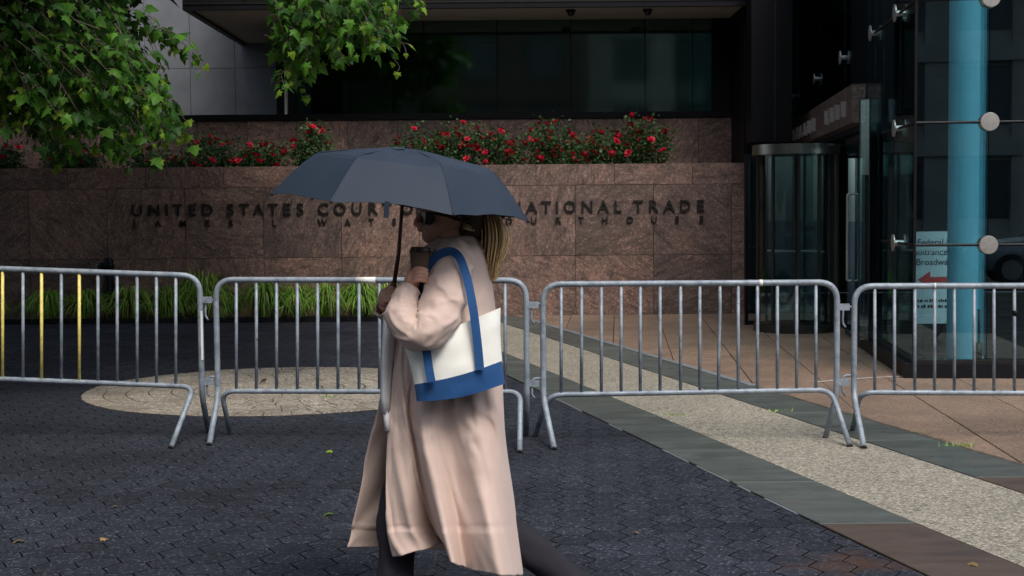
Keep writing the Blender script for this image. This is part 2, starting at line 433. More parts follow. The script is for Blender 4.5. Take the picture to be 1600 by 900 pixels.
m = MB(); m.add([(-10.6, 4.3, -.0009), (band_x(A0, 4.3) - .012, 4.3, -.0009), (band_x(A0, 20.41) - .012, 20.41, -.0009), (-10.6, 20.41, -.0009)], [(0, 1, 2, 3)]); m.build('joint_sand', M['sand'], pav)

# bluestone bands with slabs, an aggregate strip between them
def band(name, L0, R0, y0, y1, mats, joints, gap=.004, top=0.0):
    st = structure(name, (band_x(L0, 9), 9, 0))
    ys = [y0] + [j for j in joints if y0 < j < y1] + [y1]
    for a, b, mt in zip(ys, ys[1:], mats(ys)):
        a += gap; b -= gap
        poly = [(band_x(L0, a) + gap, a), (band_x(R0, a) - gap, a), (band_x(R0, b) - gap, b), (band_x(L0, b) + gap, b)]
        m = MB(); m.prism(poly, -.05, top + random.uniform(-.0015, .0015), .004)
        m.build('stone_slab', mt, st)
    return st
jn = [3.8 + 1.1 * k for k in range(16)]
band('bluestone_band', A0, B0, 4.0, 21.2, lambda ys: [M['brownstone'] if a < 7.0 and b < 7.5 else M['bluestone'] for a, b in zip(ys, ys[1:])], [7.1 + 1.1 * k for k in range(-3, 13)], top=.004)
band('bluestone_band', C0, D0, 4.0, 21.2, lambda ys: [M['brownstone'] if b < 8.5 else M['bluestone'] for a, b in zip(ys, ys[1:])], [8.29 + 1.35 * k for k in range(-3, 10)], top=.004)
m = MB(); m.prism([(band_x(B0, 4) + .006, 4), (band_x(C0, 4) - .006, 4), (band_x(C0, 21.3) - .006, 21.3), (band_x(B0, 21.3) + .006, 21.3)], -.05, 0)
ag = m.build('aggregate_strip', M['aggregate']); ag['kind'] = 'structure'
# pale worn mortar left along the asphalt edge of the first band
mo = structure('mortar_line', (A0.x, A0.y, 0))
for y0, y1 in ((7.35, 7.75), (7.95, 8.12), (8.25, 8.75), (8.9, 9.35), (10.2, 10.5), (11.2, 12.4)):
    m = MB(); m.prism([(band_x(A0, y0) - .012, y0), (band_x(A0, y0) + .002, y0), (band_x(A0, y1) + .002, y1), (band_x(A0, y1) - .010, y1)], -.03, .002); m.build('mortar_piece', M['concrete'], mo)
# tan concrete slabs, right of the second band
tan = structure('tan_paving', (5, 12, 0))
SV = Vector((.075, 1, 0)).normalized(); SU = Vector((1, -.075, 0)).normalized()
T0 = G(1431, 619)
for i in range(-12, 12):
    for j in range(-4, 6):
        poly = []
        for du, dv in ((0, 0), (1, 0), (1, 1), (0, 1)):
            p = T0 + SU * ((i + du) * .64) + SV * ((j + dv) * 2.3 + 1.22); poly.append((p.x, p.y))
        poly = inset(poly, .0035)
        q = clip(poly, (D0.x + .012, D0.y), BN)
        q = clip(q, (0, WALL_Y - .02), (0, -1)) if len(q) > 2 else q
        if len(q) < 3 or min(p[1] for p in q) > 21.2: continue
        cx, cy = sum(p[0] for p in q) / len(q), sum(p[1] for p in q) / len(q)
        if cx > 8 or cy < 5 or cx > .42 * cy + 1: continue
        m = MB(); m.prism(q, -.05, random.uniform(-.002, .002), .004); m.build('paving_slab', M['tan'], tan)
rj = random.Random(9); m = MB(); L_, R_ = [], []
y = 6.4
while y < 12.6:
    x = band_x(D0, y); wv = .012 + .045 * max(0, noise.noise(Vector((y * 1.7, 0, 3)))) + rj.uniform(0, .018)
    L_.append(Vector((x - rj.uniform(.002, .014), y, .0062))); R_.append(Vector((x + wv, y, .0062))); y += .045
m.grid([L_, R_]); m.build('joint_dirt', M['dirt'], tan)
a, b = G(1272, 598), G(1422, 588); m = MB(); n_ = Vector((0, .012, 0)); mid = (a + b) / 2 + Vector((0, .05, 0)); up_ = Vector((0, 0, .0062))
m.grid([[p + up_ - n_, p + up_ + n_] for p in spline([a, mid, b], 8)]); m.build('pale_crack', M['white'], tan)
# worn pale edging along the far part of the second band
m = MB(); y0, y1 = 12.7, 20.5
m.prism([(band_x(D0, y0) - .04, y0), (band_x(D0, y0) + .04, y0), (band_x(D0, y1) + .04, y1), (band_x(D0, y1) - .04, y1)], -.05, .012, .004)
e = m.build('kerb_edging', M['concrete']); e['kind'] = 'structure'

# round patch of pale cobbles
cob = structure('cobble_circle', (CC.x, CC.y, 0))
m = MB(); m.prism([(CC.x + CRAD * math.cos(a * math.pi / 24), CC.y + CRAD * math.sin(a * math.pi / 24)) for a in range(48)], -.04, .0035); m.build('dirt_bed', M['dirt'], cob)
r0 = .0
for ring in range(9):
    r1 = (ring + 1) * CRAD / 9 * 1.0
    n = max(1, round(2 * math.pi * (r0 + r1) / 2 / .215)); ph = random.random() * 6
    if ring == 0:
        m = MB(); m.prism([((r1 - .01) * math.cos(a * .6283), (r1 - .01) * math.sin(a * .6283)) for a in range(10)], -.02, .008, .003); put('cobble', m.mesh('cobble', M['cobble']), cob, CC)
    else:
        for k in range(n):
            g2 = .0055 / r1
            a0, a1 = ph + 2 * math.pi * k / n + g2, ph + 2 * math.pi * (k + 1) / n - g2
            am = (a0 + a1) / 2; ri, ro = r0 + .004 + random.uniform(0, .008), r1 - .004 - random.uniform(0, .008)
            cx, cy = CC.x + (ri + ro) / 2 * math.cos(am), CC.y + (ri + ro) / 2 * math.sin(am)
            poly = [(ri, a0), (ro, a0), (ro * 1.003, am), (ro, a1), (ri, a1)]
            poly = [(CC.x + r * math.cos(a) - cx + random.uniform(-.004, .004), CC.y + r * math.sin(a) - cy + random.uniform(-.004, .004)) for r, a in poly]
            m = MB(); m.prism(poly, -.02, random.uniform(.0062, .0095), .003)
            put('cobble', m.mesh('cobble', M['cobble']), cob, (cx, cy, 0), (random.gauss(0, .006), random.gauss(0, .006), 0))
    r0 = r1

# planting bed at the foot of the wall
bedx0, bedx1 = -10.0, P(660, 497, 20.6).x
bed = structure('planting_bed', (-5, 20.9, 0))
m = MB(); m.box((bedx0, 20.55, -.04), (bedx1 - .08, 21.39, .03)); m.build('soil', M['dirt'], bed)
x = bedx0
while x < bedx1 - .05:
    x2 = min(x + 1.2, bedx1); m = MB(); m.box((x, 20.42, -.04), (x2 - .008, 20.54, .07)); m.build('kerb_stone', M['asphalt'], bed); x = x2

# ------------------------------------------------------------------ granite walls
def zat(px, py, Y): return P(px, py, Y).z
WX0, WX1 = -10.5, P(1163, 400, WALL_Y).x
gw = thing('granite_wall', 'pinkish brown granite wall of large panels carrying the bronze courthouse lettering', 'wall', (-3, WALL_Y, 0))
pitch = 121.8 / F * WALL_Y
zt, z1, z2 = zat(784, 257, WALL_Y), zat(784, 290, WALL_Y), zat(784, 400, WALL_Y)
m = MB(); m.box((WX0, WALL_Y + .04, -.05), (WX1 - .004, WALL_Y + .30, zt - .05)); m.build('backing', M['mortar'], gw)
def course(x_px, za, zb, Y, x0, x1, pit, parent, mat, deep=.06, proud=0.0, name='granite_panel'):
    xa = P(x_px, 300, Y).x; k0 = math.floor((x0 - xa) / pit); x = xa + k0 * pit
    while x < x1:
        a, b = max(x, x0), min(x + pit, x1)
        if b - a > .05:
            m = MB(); g_ = .0035; d = random.uniform(-.0015, .0015) - proud
            m.box((a + g_, Y + d, za + g_), (b - g_, Y + deep, zb - g_)); m.build(name, mat, parent)
        x += pit
course(960, z1, zt, WALL_Y, WX0, WX1, pitch, gw, M['granite'], .3)
course(1021, z2, z1, WALL_Y, WX0, WX1, pitch, gw, M['granite'])
course(1021, -.04, z2, WALL_Y, WX0, WX1, pitch, gw, M['granite'])
BY = 22.7
zs = zat(780, 186, BY)
pb = thing('granite_back_wall', 'upper granite wall behind the rose bed, under the dark window band', 'wall', (-3, BY, 0))
course(779, 1.2, zs, BY, -10.5, P(1172, 190, BY).x, 78 / F * BY, pb, M['granite'], .12)
m = MB(); m.box((WX0, WALL_Y + .32, 1.9), (WX1, BY - .005, 2.02)); b_ = m.build('soil', M['dirt'], pb)
m = MB(); m.box((WX1 - .06, WALL_Y + .31, -.04), (WX1 + .0, BY - .004, zt - .004)); m.build('end_panel', M['granite'], pb)

# lettering
FC = {}
def glyph(ch, size, ext, mat):
    key = (ch, round(size, 3), ext)
    if key in FC: return FC[key]
    cu = bpy.data.curves.new('letter', 'FONT'); cu.body = ch; cu.size = size; cu.extrude = ext; cu.offset = size * .014; cu.align_x = 'CENTER'; cu.resolution_u = 3
    ob = bpy.data.objects.new('letter', cu); col.objects.link(ob)
    dg = bpy.context.evaluated_depsgraph_get(); me = bpy.data.meshes.new_from_object(ob.evaluated_get(dg))
    me.name = 'letter'; me.materials.clear(); me.materials.append(mat)
    bpy.data.objects.remove(ob); FC[key] = me; return me
ltr = thing('wall_lettering', 'raised dark bronze letters naming the courthouse in two rows on the granite wall', 'lettering', (0, WALL_Y, 1.5))
LY = WALL_Y - .017
def put_letters(chars, pxs, py_base, capm):
    for ch, px in zip(chars, pxs):
        p = P(px, py_base(px), LY)
        o = put('letter', glyph(ch, capm / .70, .010, M['letter']), ltr, p, (R(90), 0, 0))
        xs = o.data.vertices
        sm = MB(); sm.box((p.x - .008, LY + .01, p.z + capm * .45), (p.x + .008, WALL_Y, p.z + capm * .55)); st_.append(sm)
st_ = []
def word(wd, a, b):
    wts = {'I': .5, 'T': .9, 'E': .9, 'L': .85, 'S': .9, 'O': 1.15, 'N': 1.1, 'U': 1.05}
    ws = [wts.get(c, 1) for c in wd]; tot = sum(ws) - (ws[0] + ws[-1]) / 2
    lo, hi = a + 8, b - 7; x = lo; out = []
    acc = 0
    for i, c in enumerate(wd):
        if i: acc += (ws[i - 1] + ws[i]) / 2
        out.append(lo + (hi - lo) * acc / tot if tot else lo)
    return out
row1 = [('UNITED', 206, 331), ('STATES', 352, 476), ('COURT', 497, 612), ('OF', 628, 662), ('INTERNATIONAL', 684, 972), ('TRADE', 989, 1101)]
base1 = lambda px: 337.5 - (px - 205) * .0085
for wd, a, b in row1: put_letters(wd, word(wd, a, b), base1, .172)
row2 = 'JAMESLWATSONCOURTHOUSE'
x2 = [210, 247, 286, 324, 361, 428, 504, 543, 580, 616, 652, 690, 757, 795, 834, 872, 908, 945, 984, 1022, 1058, 1096]
put_letters(row2, x2, lambda px: 354.5 - (px - 205) * .0085, .095)
pin = MB()
for s in st_: pin.add(s.v, s.f)
pin.build('mounting_pins', M['black'], ltr)

# ------------------------------------------------------------------ courthouse above the wall: grey panels, window band, overhang
cb = thing('courthouse_building', 'dark modern courthouse with a long window band under a projecting soffit', 'building', (0, 23.5, 0))
GY = 25.75
xg1 = P(462, 150, GY).x
zj = zat(300, 107, GY)
for px0 in range(-5, 8):
    a = P(297 + 70 * px0, 107, GY).x; b = P(297 + 70 * (px0 + 1), 107, GY).x
    a_, b_ = a, min(b, xg1)
    if b_ - a_ < .03 or a < -11: continue
    for za, zb in ((2.2, zj - .004), (zj + .004, zj + 1.5), (zj + 1.508, zj + 3.0)):
        m = MB(); m.box((a_ + .004, GY, za), (b_ - .004, GY + .1, zb)); m.build('concrete_panel', M['concrete'], cb)
m = MB(); m.box((-11, GY + .06, 0), (xg1 - .004, GY + .4, zj + 3.1)); m.box((-11, 23.4, 2.9), (P(462,150,22.8).x - .2, GY - .004, zs + .03)); m.build('wall', M['mortar'], cb)
# sill band
m = MB(); m.box((-10.5, BY - .03, zs + .004), (P(1172, 190, BY).x, BY + .12, zs + .10)); m.build('window_sill', M['black'], cb)
WY = 22.85
ztop = zat(600, 29, WY)
edges = [462, 547, 663, 777, 892, 1008, 1082, 1113]
for a, b in zip(edges, edges[1:]):
    xa, xb = P(a, 150, WY).x, P(b, 150, WY).x
    m = MB(); m.box((xa + .006, WY, zs + .10), (xb - .006, WY + .012, ztop)); m.build('window_pane', M['window'], cb)
    m = MB(); m.box((xb - .012, WY + .02, zs + .10), (xb + .012, WY + .10, ztop)); m.build('mullion', M['black'], cb)
xw0, xw1 = P(432, 150, WY).x, P(1113, 150, WY).x
m = MB(); m.box((xw0, WY, zs + .1), (P(443, 150, WY).x, WY + .12, ztop)); m.box((P(450, 150, WY).x, WY, zs + .1), (P(460, 150, WY).x, WY + .12, ztop)); m.build('corner_post', M['black'], cb)
m = MB(); m.box((P(444, 150, WY).x, WY + .03, zs + .1), (P(449.5, 150, WY).x, WY + .08, ztop)); m.build('post_strip', M['white'], cb)
# room behind
m = MB(); m.box((xw0, WY + 4, 2.5), (xw1 + 1.2, WY + 4.1, 6)); m.box((xw0, WY + .2, 2.6), (xw1 + 1.2, WY + 3.99, 2.9)); m.box((xw0, WY + .2, ztop + .02), (xw1 + 1.2, WY + 3.99, ztop + .3)); m.build('room', M['dark'], cb)
m = MB(); m.box((P(464, 150, WY + 2).x, WY + 2.0, 2.9), (P(486, 150, WY + 2).x, WY + 2.1, ztop)); m.box((P(535, 150, WY + 2).x, WY + 2.0, 2.9), (P(612, 150, WY + 2).x, WY + 2.1, ztop - .8)); m.build('reflection_slab', M['concrete'], cb)  # pale slabs added to stand in for buildings mirrored in the panes
# black post and glass return at the right end, blue reflection put into its colour
m = MB(); m.box((xw1, WY - .01, zs + .1), (P(1146, 100, WY).x, WY + .1, ztop + 1.2)); m.build('end_post', M['black'], cb)
m = MB(); m.box((P(1146, 100, WY).x + .004, WY + .02, zs + .1), (P(1172, 100, WY).x, WY + .05, ztop + 1.2)); m.build('glass_return', M['darkblue'], cb)
# overhang
OY = 21.2; zo = zat(285, 12, OY)
xo0, xo1 = P(285, 12, OY).x, P(1172, 3, OY).x
m = MB(); m.box((xo0 + .1, OY + .1, zo - .0), (xo1 - .06, GY - .01, zo + .1)); m.build('soffit', M['soffit'], cb)
m = MB(); m.box((xo0, OY, zo - .035), (xo1, OY + .098, zo + .12)); m.box((xo0, OY + .1, zo - .035), (xo0 + .098, GY - .01, zo + .12)); m.box((xo1 - .058, OY + .1, zo - .035), (xo1, WY - .02, zo + .12)); m.build('soffit_frame', M['black'], cb)
m = MB(); m.box((xo0 + .02, OY - .012, zo + .045), (xo1, OY - .002, zo + .065)); m.build('drip_trim', M['letter'], cb)
for k in range(8):
    xa = xo0 + (xo1 - xo0) * k / 8; xb = xo0 + (xo1 - xo0) * (k + 1) / 8
    m = MB(); m.box((xa + .01, OY + .02, zo + .125), (xb - .01, OY + .04, zo + 2.2)); m.build('upper_pane', M['window'], cb)
m = MB(); m.box((xo0 + .02, OY + .3, zo + .13), (xo1, OY + .4, zo + 2.4)); m.build('upper_wall', M['dark'], cb)
m = MB(); m.box((xo0 + .02, OY + .1, zo + 2.25), (xo1 + 8, GY + 4, zo + 2.5)); m.build('upper_slab', M['concrete'], cb)
for px, py, lab in ((892, 19, 'small dark security dome on the soffit, left of the two'), (1012, 17, 'small dark security dome on the soffit, nearer the entrance')):
    p = P(px, py, 21.75); c = thing('security_camera', lab, 'camera', (p.x, p.y, zo), 'security domes under the soffit')
    m = MB(); m.lathe([(.075, -.0), (.075, -.03), (.06, -.035)], (p.x, p.y, zo), 16); m.build('mount', M['black'], c, True)
    m = MB(); m.lathe([(.055, -.036), (.05, -.07), (.03, -.09), (.001, -.095)], (p.x, p.y, zo), 16); m.build('dome', M['lens'], c, True)

# ------------------------------------------------------------------ glass lobby and entrance
LC = Vector((3.76, 13.27, 0)); S = Vector((.10, .995, 0)).normalized(); U = Vector((.995, -.10, 0)).normalized()
lob = thing('glass_lobby', 'dark glass lobby corner with round steel clamps and black plinth', 'glass lobby', (LC.x, LC.y, 0))
def L(u, s): return LC + U * u + S * s
def gslab(name, mat, p0, p1, n, t, za, zb):
    m = MB(); m.slab(p0, p1, n, t, za, zb); return m.build(name, mat, lob)
m = MB(); m.slab(L(-.10, -.10), L(6, -.10), S, .22, -.04, .135); m.slab(L(-.10, .125), L(-.10, 3.0), U, .22, -.04, .135); m.build('plinth', M['black'], lob)
m = MB(); m.slab(L(-.02, -.02), L(6, -.02), S, .06, .137, .165); m.slab(L(-.02, .045), L(-.02, 3.0), U, .06, .137, .165); m.build('sill_rail', M['letter'], lob)
zr = [.17, 1.235, 2.37, 3.50, 6.0]
ue = [0, .66, 2.3, 3.9, 6.0]
for a, b in zip(ue, ue[1:]):
    for za, zb in zip(zr, zr[1:]): gslab('glass_pane', M['lobby'], L(a + .005, 0), L(b - .005, 0), S, .012, za + .004, zb - .004)
se = [0, .89, 1.9, 2.5, 5.05, 8.05, 11.3]
for i, (a, b) in enumerate(zip(se, se[1:])):
    for j, (za, zb) in enumerate(zip(zr, zr[1:])):
        if i >= 2 and j < 2: continue
        gslab('glass_pane', M['lobby'], L(0, a + .018), L(0, b - .005), U, .012, za + .004, zb - .004)
def clampdisc(c, ax, both=True):
    m = MB(); m.tube([Vector(c) - Vector(ax) * .05, Vector(c) + Vector(ax) * .05], .03, 12)
    prof = [(.0005, .062), (.02, .0615), (.082, .060), (.085, .056), (.085, .045)]
    a = Vector(ax).normalized(); u = a.orthogonal().normalized(); v = a.cross(u)
    m.grid([[Vector(c) - a * z + (u * math.cos(t) + v * math.sin(t)) * r for t in [k * math.pi / 16 for k in range(32)]] for r, z in prof], True)
    if both: m.grid([[Vector(c) + a * z + (u * math.cos(t) + v * math.sin(t)) * r for t in [k * math.pi / 16 for k in range(32)]] for r, z in [(.085, .02), (.085, .06), (.001, .062)]], True)
    o = m.build('clamp_disc', M['steel'], lob); smooth_angle(o, 30)
for z in zr[1:4]:
    for u_ in ue[1:4]: clampdisc(L(u_, 0) + Vector((0, 0, z)), S)
    for s0 in se[1:]:
        if (s0 > 1 and z < 2.4) or s0 == 1.9: continue
        clampdisc(L(0, s0) + Vector((0, 0, z)), U, False)
    m = MB(); m.tube([L(.0, -.005) + Vector((0, 0, z)), L(6, -.005) + Vector((0, 0, z))], .013, 8); m.tube([L(-.005, .02) + Vector((0, 0, z)), L(-.005, 1.9 if z < 2.4 else 2.6) + Vector((0, 0, z))], .013, 8); m.build('glazing_rod', M['black'], lob)
m = MB(); m.slab(L(-.012, -.012), L(.012, -.012), S, .024, .166, 6.0); m.build('corner_seal', M['black'], lob)
m = MB(); m.slab(L(.655, .05), L(.668, .05), S, .3, .2, 6.0); m.build('glass_fin', M['lobby'], lob)
m = MB(); m.tube([L(.64, .22) + Vector((0, 0, .14)), L(.64, .22) + Vector((0, 0, .30))], .035, 12); m.tube([L(.64, .22) + Vector((0, 0, .30)), L(.64, .22) + Vector((0, 0, .62))], .014, 8); m.build('fin_clamp', M['letter'], lob, True)
# inside the lobby
m = MB(); m.prism([tuple(L(*q))[:2] for q in ((.06, .06), (9, .06), (9, 13), (.06, 13))], -.03, .012); m.build('lobby_floor', M['asphalt'], lob)
m = MB(); m.box((4.3, 26.5, 0), (14, 26.6, 6.1)); m.box((9.5, 13.5, .014), (9.6, 26.4, 6.1)); m.slab(L(-.3, -.0), L(6.2, -.0), S, 14, 6.02, 6.3); m.build('lobby_wall', M['dark'], lob)
m = MB(); c = P(1509, 400, 14.15); m.lathe([(.178, .0), (.178, 6.0)], (c.x, 14.15, .014), 28); m.build('column', M['blue'], lob, True)
m = MB(); m.lathe([(.2, .0), (.2, .05), (.18, .06)], (c.x, 14.15, .0135), 28); m.build('column_base', M['steel'], lob, True)
# sign inside
sg = thing('entrance_sign', 'pale blue notice with a red arrow standing behind the lobby glass', 'sign', (P(1475, 500, 15.0).x, 15.0, 0))
SY = 15.0
a, b = P(1428, 362, SY), P(1524, 505, SY)
m = MB(); m.box((a.x, SY, b.z), (b.x, SY + .02, a.z)); m.build('board', M['sign'], sg)
m = MB(); m.box((a.x + .1, SY + .03, .02), (a.x + .13, SY + .05, b.z)); m.box((b.x - .13, SY + .03, .02), (b.x - .1, SY + .05, b.z)); m.box((a.x, SY - .1, .013), (b.x, SY + .2, .03)); m.build('stand', M['black'], sg)
def textline(body, px, py, cap, mat, Y, parent):
    cu = bpy.data.curves.new('lettering', 'FONT'); cu.body = body; cu.size = cap / .7; cu.extrude = .0008; cu.resolution_u = 3
    ob = bpy.data.objects.new('lettering', cu); col.objects.link(ob)
    dg = bpy.context.evaluated_depsgraph_get(); me = bpy.data.meshes.new_from_object(ob.evaluated_get(dg)); bpy.data.objects.remove(ob)
    me.materials.clear(); me.materials.append(mat)
    return put('lettering', me, parent, P(px, py, Y), (R(90), 0, 0))
textline('Federal Plaza', 1433, 383, .066, M['ink'], SY - .003, sg)
textline('entrance on', 1431, 398.5, .066, M['ink'], SY - .003, sg)
textline('Broadway', 1431, 414, .066, M['ink'], SY - .003, sg)
m = MB(); z = zat(1440, 437, SY)
ax = P(1434, 437, SY).x
m.add([(ax, SY - .004, z), (ax + .13, SY - .004, z - .09), (ax + .13, SY - .004, z - .028), (ax + .42, SY - .004, z - .028), (ax + .42, SY - .004, z + .028), (ax + .13, SY - .004, z + .028), (ax + .13, SY - .004, z + .09)], [(0, 1, 2, 5, 6), (2, 3, 4, 5)])
m.build('arrow', M['red'], sg)
m = MB(); random.seed(3)
for row in (472, 481):
    x = ax
    while x < ax + .5:
        wd = random.uniform(.01, .03); z = zat(1440, row, SY); m.box((x, SY - .0035, z), (x + wd, SY - .001, z + random.uniform(.022, .034))); x += wd + random.choice([.006, .008, .02])
m.build('small_print', M['ink'], sg)
# added granite beam and blocks, standing in for a lettered wall mirrored in the glass
lin = thing('mirrored_beam', 'added granite beam with metal blocks, standing in for a wall mirrored in the side glass', 'reflection', (L(-.1, 6).x, L(-.1, 6).y, 2.5))
m = MB(); m.slab(L(-.16, 3.1), L(-.16, 10.8), U, .15, 2.56, 3.0); m.build('beam', M['granite'], lin)
random.seed(5)
s0 = 3.6
for k in range(12):
    if k in (4, 5): s0 += .5; continue
    m = MB(); m.slab(L(-.22, s0), L(-.22, s0 + .05), U, .058, 2.66, 2.84)
    if k % 3: m.slab(L(-.22, s0 + .06), L(-.22, s0 + .2), U, .058, random.choice([2.66, 2.72, 2.78]), 2.84)
    m.build('mirrored_letter', M['steel'], lin); s0 += .55
# black cladding above the revolving door
cl = thing('black_cladding', 'tall black cladding panel with a thin bright strip above the revolving door', 'cladding', (P(1205, 200, 20.8).x, 20.8, 2.3))
xa, xb = P(1174, 100, 20.8).x, P(1238, 100, 20.8).x
xm = P(1211, 100, 20.8).x
m = MB(); m.box((xa, 20.8, 2.55), (xm - .012, 21.3, 7)); m.build('cladding_panel', M['black'], cl)
m = MB(); m.box((xm + .012, 20.8, 2.55), (xb, 21.3, 7)); m.build('cladding_panel', M['black'], cl)
m = MB(); m.box((xm - .01, 20.79, 2.55), (xm + .01, 20.86, 7)); m.build('trim_strip', M['letter'], cl)
m = MB(); m.box((WX1 + .004, 21.5, 0), (xa + .2, 22.9, 7)); m.build('pier', M['black'], cl)
# revolving door
DC = Vector((P(1243, 515, 18.4).x, 18.4, 0)); DR = .52
rd = thing('revolving_door', 'glass revolving door drum with steel canopy band beside the granite wall', 'revolving door', tuple(DC))
m = MB(); m.lathe([(DR + .02, -.04), (DR + .02, .10), (DR - .04, .10), (DR - .04, .02)], DC, 36); m.build('base_ring', M['letter'], rd); 
zc = zat(1250, 240, 17.9); zc2 = zat(1250, 224, 17.9)
m = MB(); m.lathe([(.001, zc2), (DR + .04, zc2), (DR + .04, zc), (.001, zc)], DC, 40); o = m.build('canopy_band', M['polished'], rd); smooth_angle(o, 30)
for a0, a1 in ((195, 262), (264, 318), (350, 390)):
    m = MB(); m.lathe([(DR, .105), (DR, zc - .004)], DC, 12, (R(a0), R(a1))); o = m.build('curved_pane', M['lobby'], rd, True)
for a in (193, 226, 263, 292, 319, 349):
    p = DC + Vector((math.cos(R(a)), math.sin(R(a)), 0)) * (DR + .003)
    m = MB(); m.box((p.x - .016, p.y - .016, .102), (p.x + .016, p.y + .016, zc - .002), R(a), p); m.build('post', M['letter'], rd)
for a in (40, 130, 220, 310):
    d = Vector((math.cos(R(a)), math.sin(R(a)), 0)); n = Vector((-d.y, d.x, 0))
    wng = MB(); wng.slab(DC + d * .05, DC + d * (DR - .06), n, .012, .06, zc - .01); wg = wng.build('door_wing', M['lobby'], rd)
    m = MB(); m.tube([DC + d * .06 + n * .03 + Vector((0, 0, 1.03)), DC + d * (DR - .08) + n * .03 + Vector((0, 0, 1.03))], .012, 8); m.build('push_bar', M['steel'], wg)
    m = MB(); m.slab(DC + d * (DR - .058), DC + d * (DR - .03), n, .02, .06, zc - .01); m.build('wing_stile', M['black'], wg)
m = MB(); m.tube([DC + Vector((0, 0, .02)), DC + Vector((0, 0, zc))], .03, 10); m.build('centre_shaft', M['black'], rd)
# side glazing between wall and drum, swing door and glass fins
sc_ = thing('door_screen', 'narrow glazed screen with dark posts between granite wall and revolving door', 'glass screen', (P(1178, 505, 19.3).x, 19.3, 0))
for px in (1167, 1186):
    x = P(px, 400, 19.3).x; m = MB(); m.box((x - .022, 19.3, -.03), (x + .022, 19.38, zat(1178, 240, 19.3))); m.build('post', M['black'], sc_)
x0, x1_ = P(1169.5, 400, 19.3).x, P(1183.5, 400, 19.3).x
m = MB(); m.box((x0, 19.33, .06), (x1_, 19.342, zat(1178, 246, 19.3))); m.build('glass_pane', M['lobby'], sc_)
m = MB(); m.box((x0 - .002, 19.31, zat(1178, 245, 19.3)), (x1_ + .002, 19.37, zat(1178, 240, 19.3) - .005)); m.box((x0 - .002, 19.31, .0), (x1_ + .002, 19.37, .055)); m.build('rail', M['black'], sc_)
sdoor = thing('glass_door', 'tall frameless glass door leaf with steel pull next to revolving door', 'door', (4.15, 16.6, 0))
p0, p1 = L(-.03, 3.05), L(-.02, 4.6)
m = MB(); m.slab(p0, p1, U, .014, .06, 2.36); m.build('door_leaf', M['lobby'], sdoor)
m = MB(); m.slab(p0 - U * .01, p1 - U * .01, U, .034, .0, .058); m.slab(p0 - U * .01, p1 - U * .01, U, .034, 2.362, 2.44); m.build('door_rail', M['letter'], sdoor)
q = L(-.09, 4.0); m = MB(); m.tube(fillet([q + U * .06 + Vector((0, 0, .7)), q + Vector((0, 0, .7)), q + Vector((0, 0, 1.75)), q + U * .06 + Vector((0, 0, 1.75))], .03), .014, 8); m.build('pull_handle', M['steel'], sdoor, True)
fin = thing('glass_fin_panels', 'two tall upright glass panels meeting edge to edge at the lobby corner', 'glass panels', tuple(L(-.1, 2.4)))
zf = zat(1355, 153, 15.3)
pa, pm, pb_ = P(1341, 500, 15.6), P(1357, 500, 15.45), P(1372, 500, 15.6)
m = MB(); m.slab(pa, pm, (0, 1), .012, .14, zf); m.build('glass_pane', M['lobby'], fin)
m = MB(); m.slab(pm + Vector((.006, 0, 0)), pb_, (0, 1), .012, .14, zf); m.build('glass_pane', M['lobby'], fin)
m = MB()
for p in (pa, pm): m.box((p.x - .006, p.y - .012, .14), (p.x + .004, p.y - .002, zf))
m.build('edge_trim', M['letter'], fin)

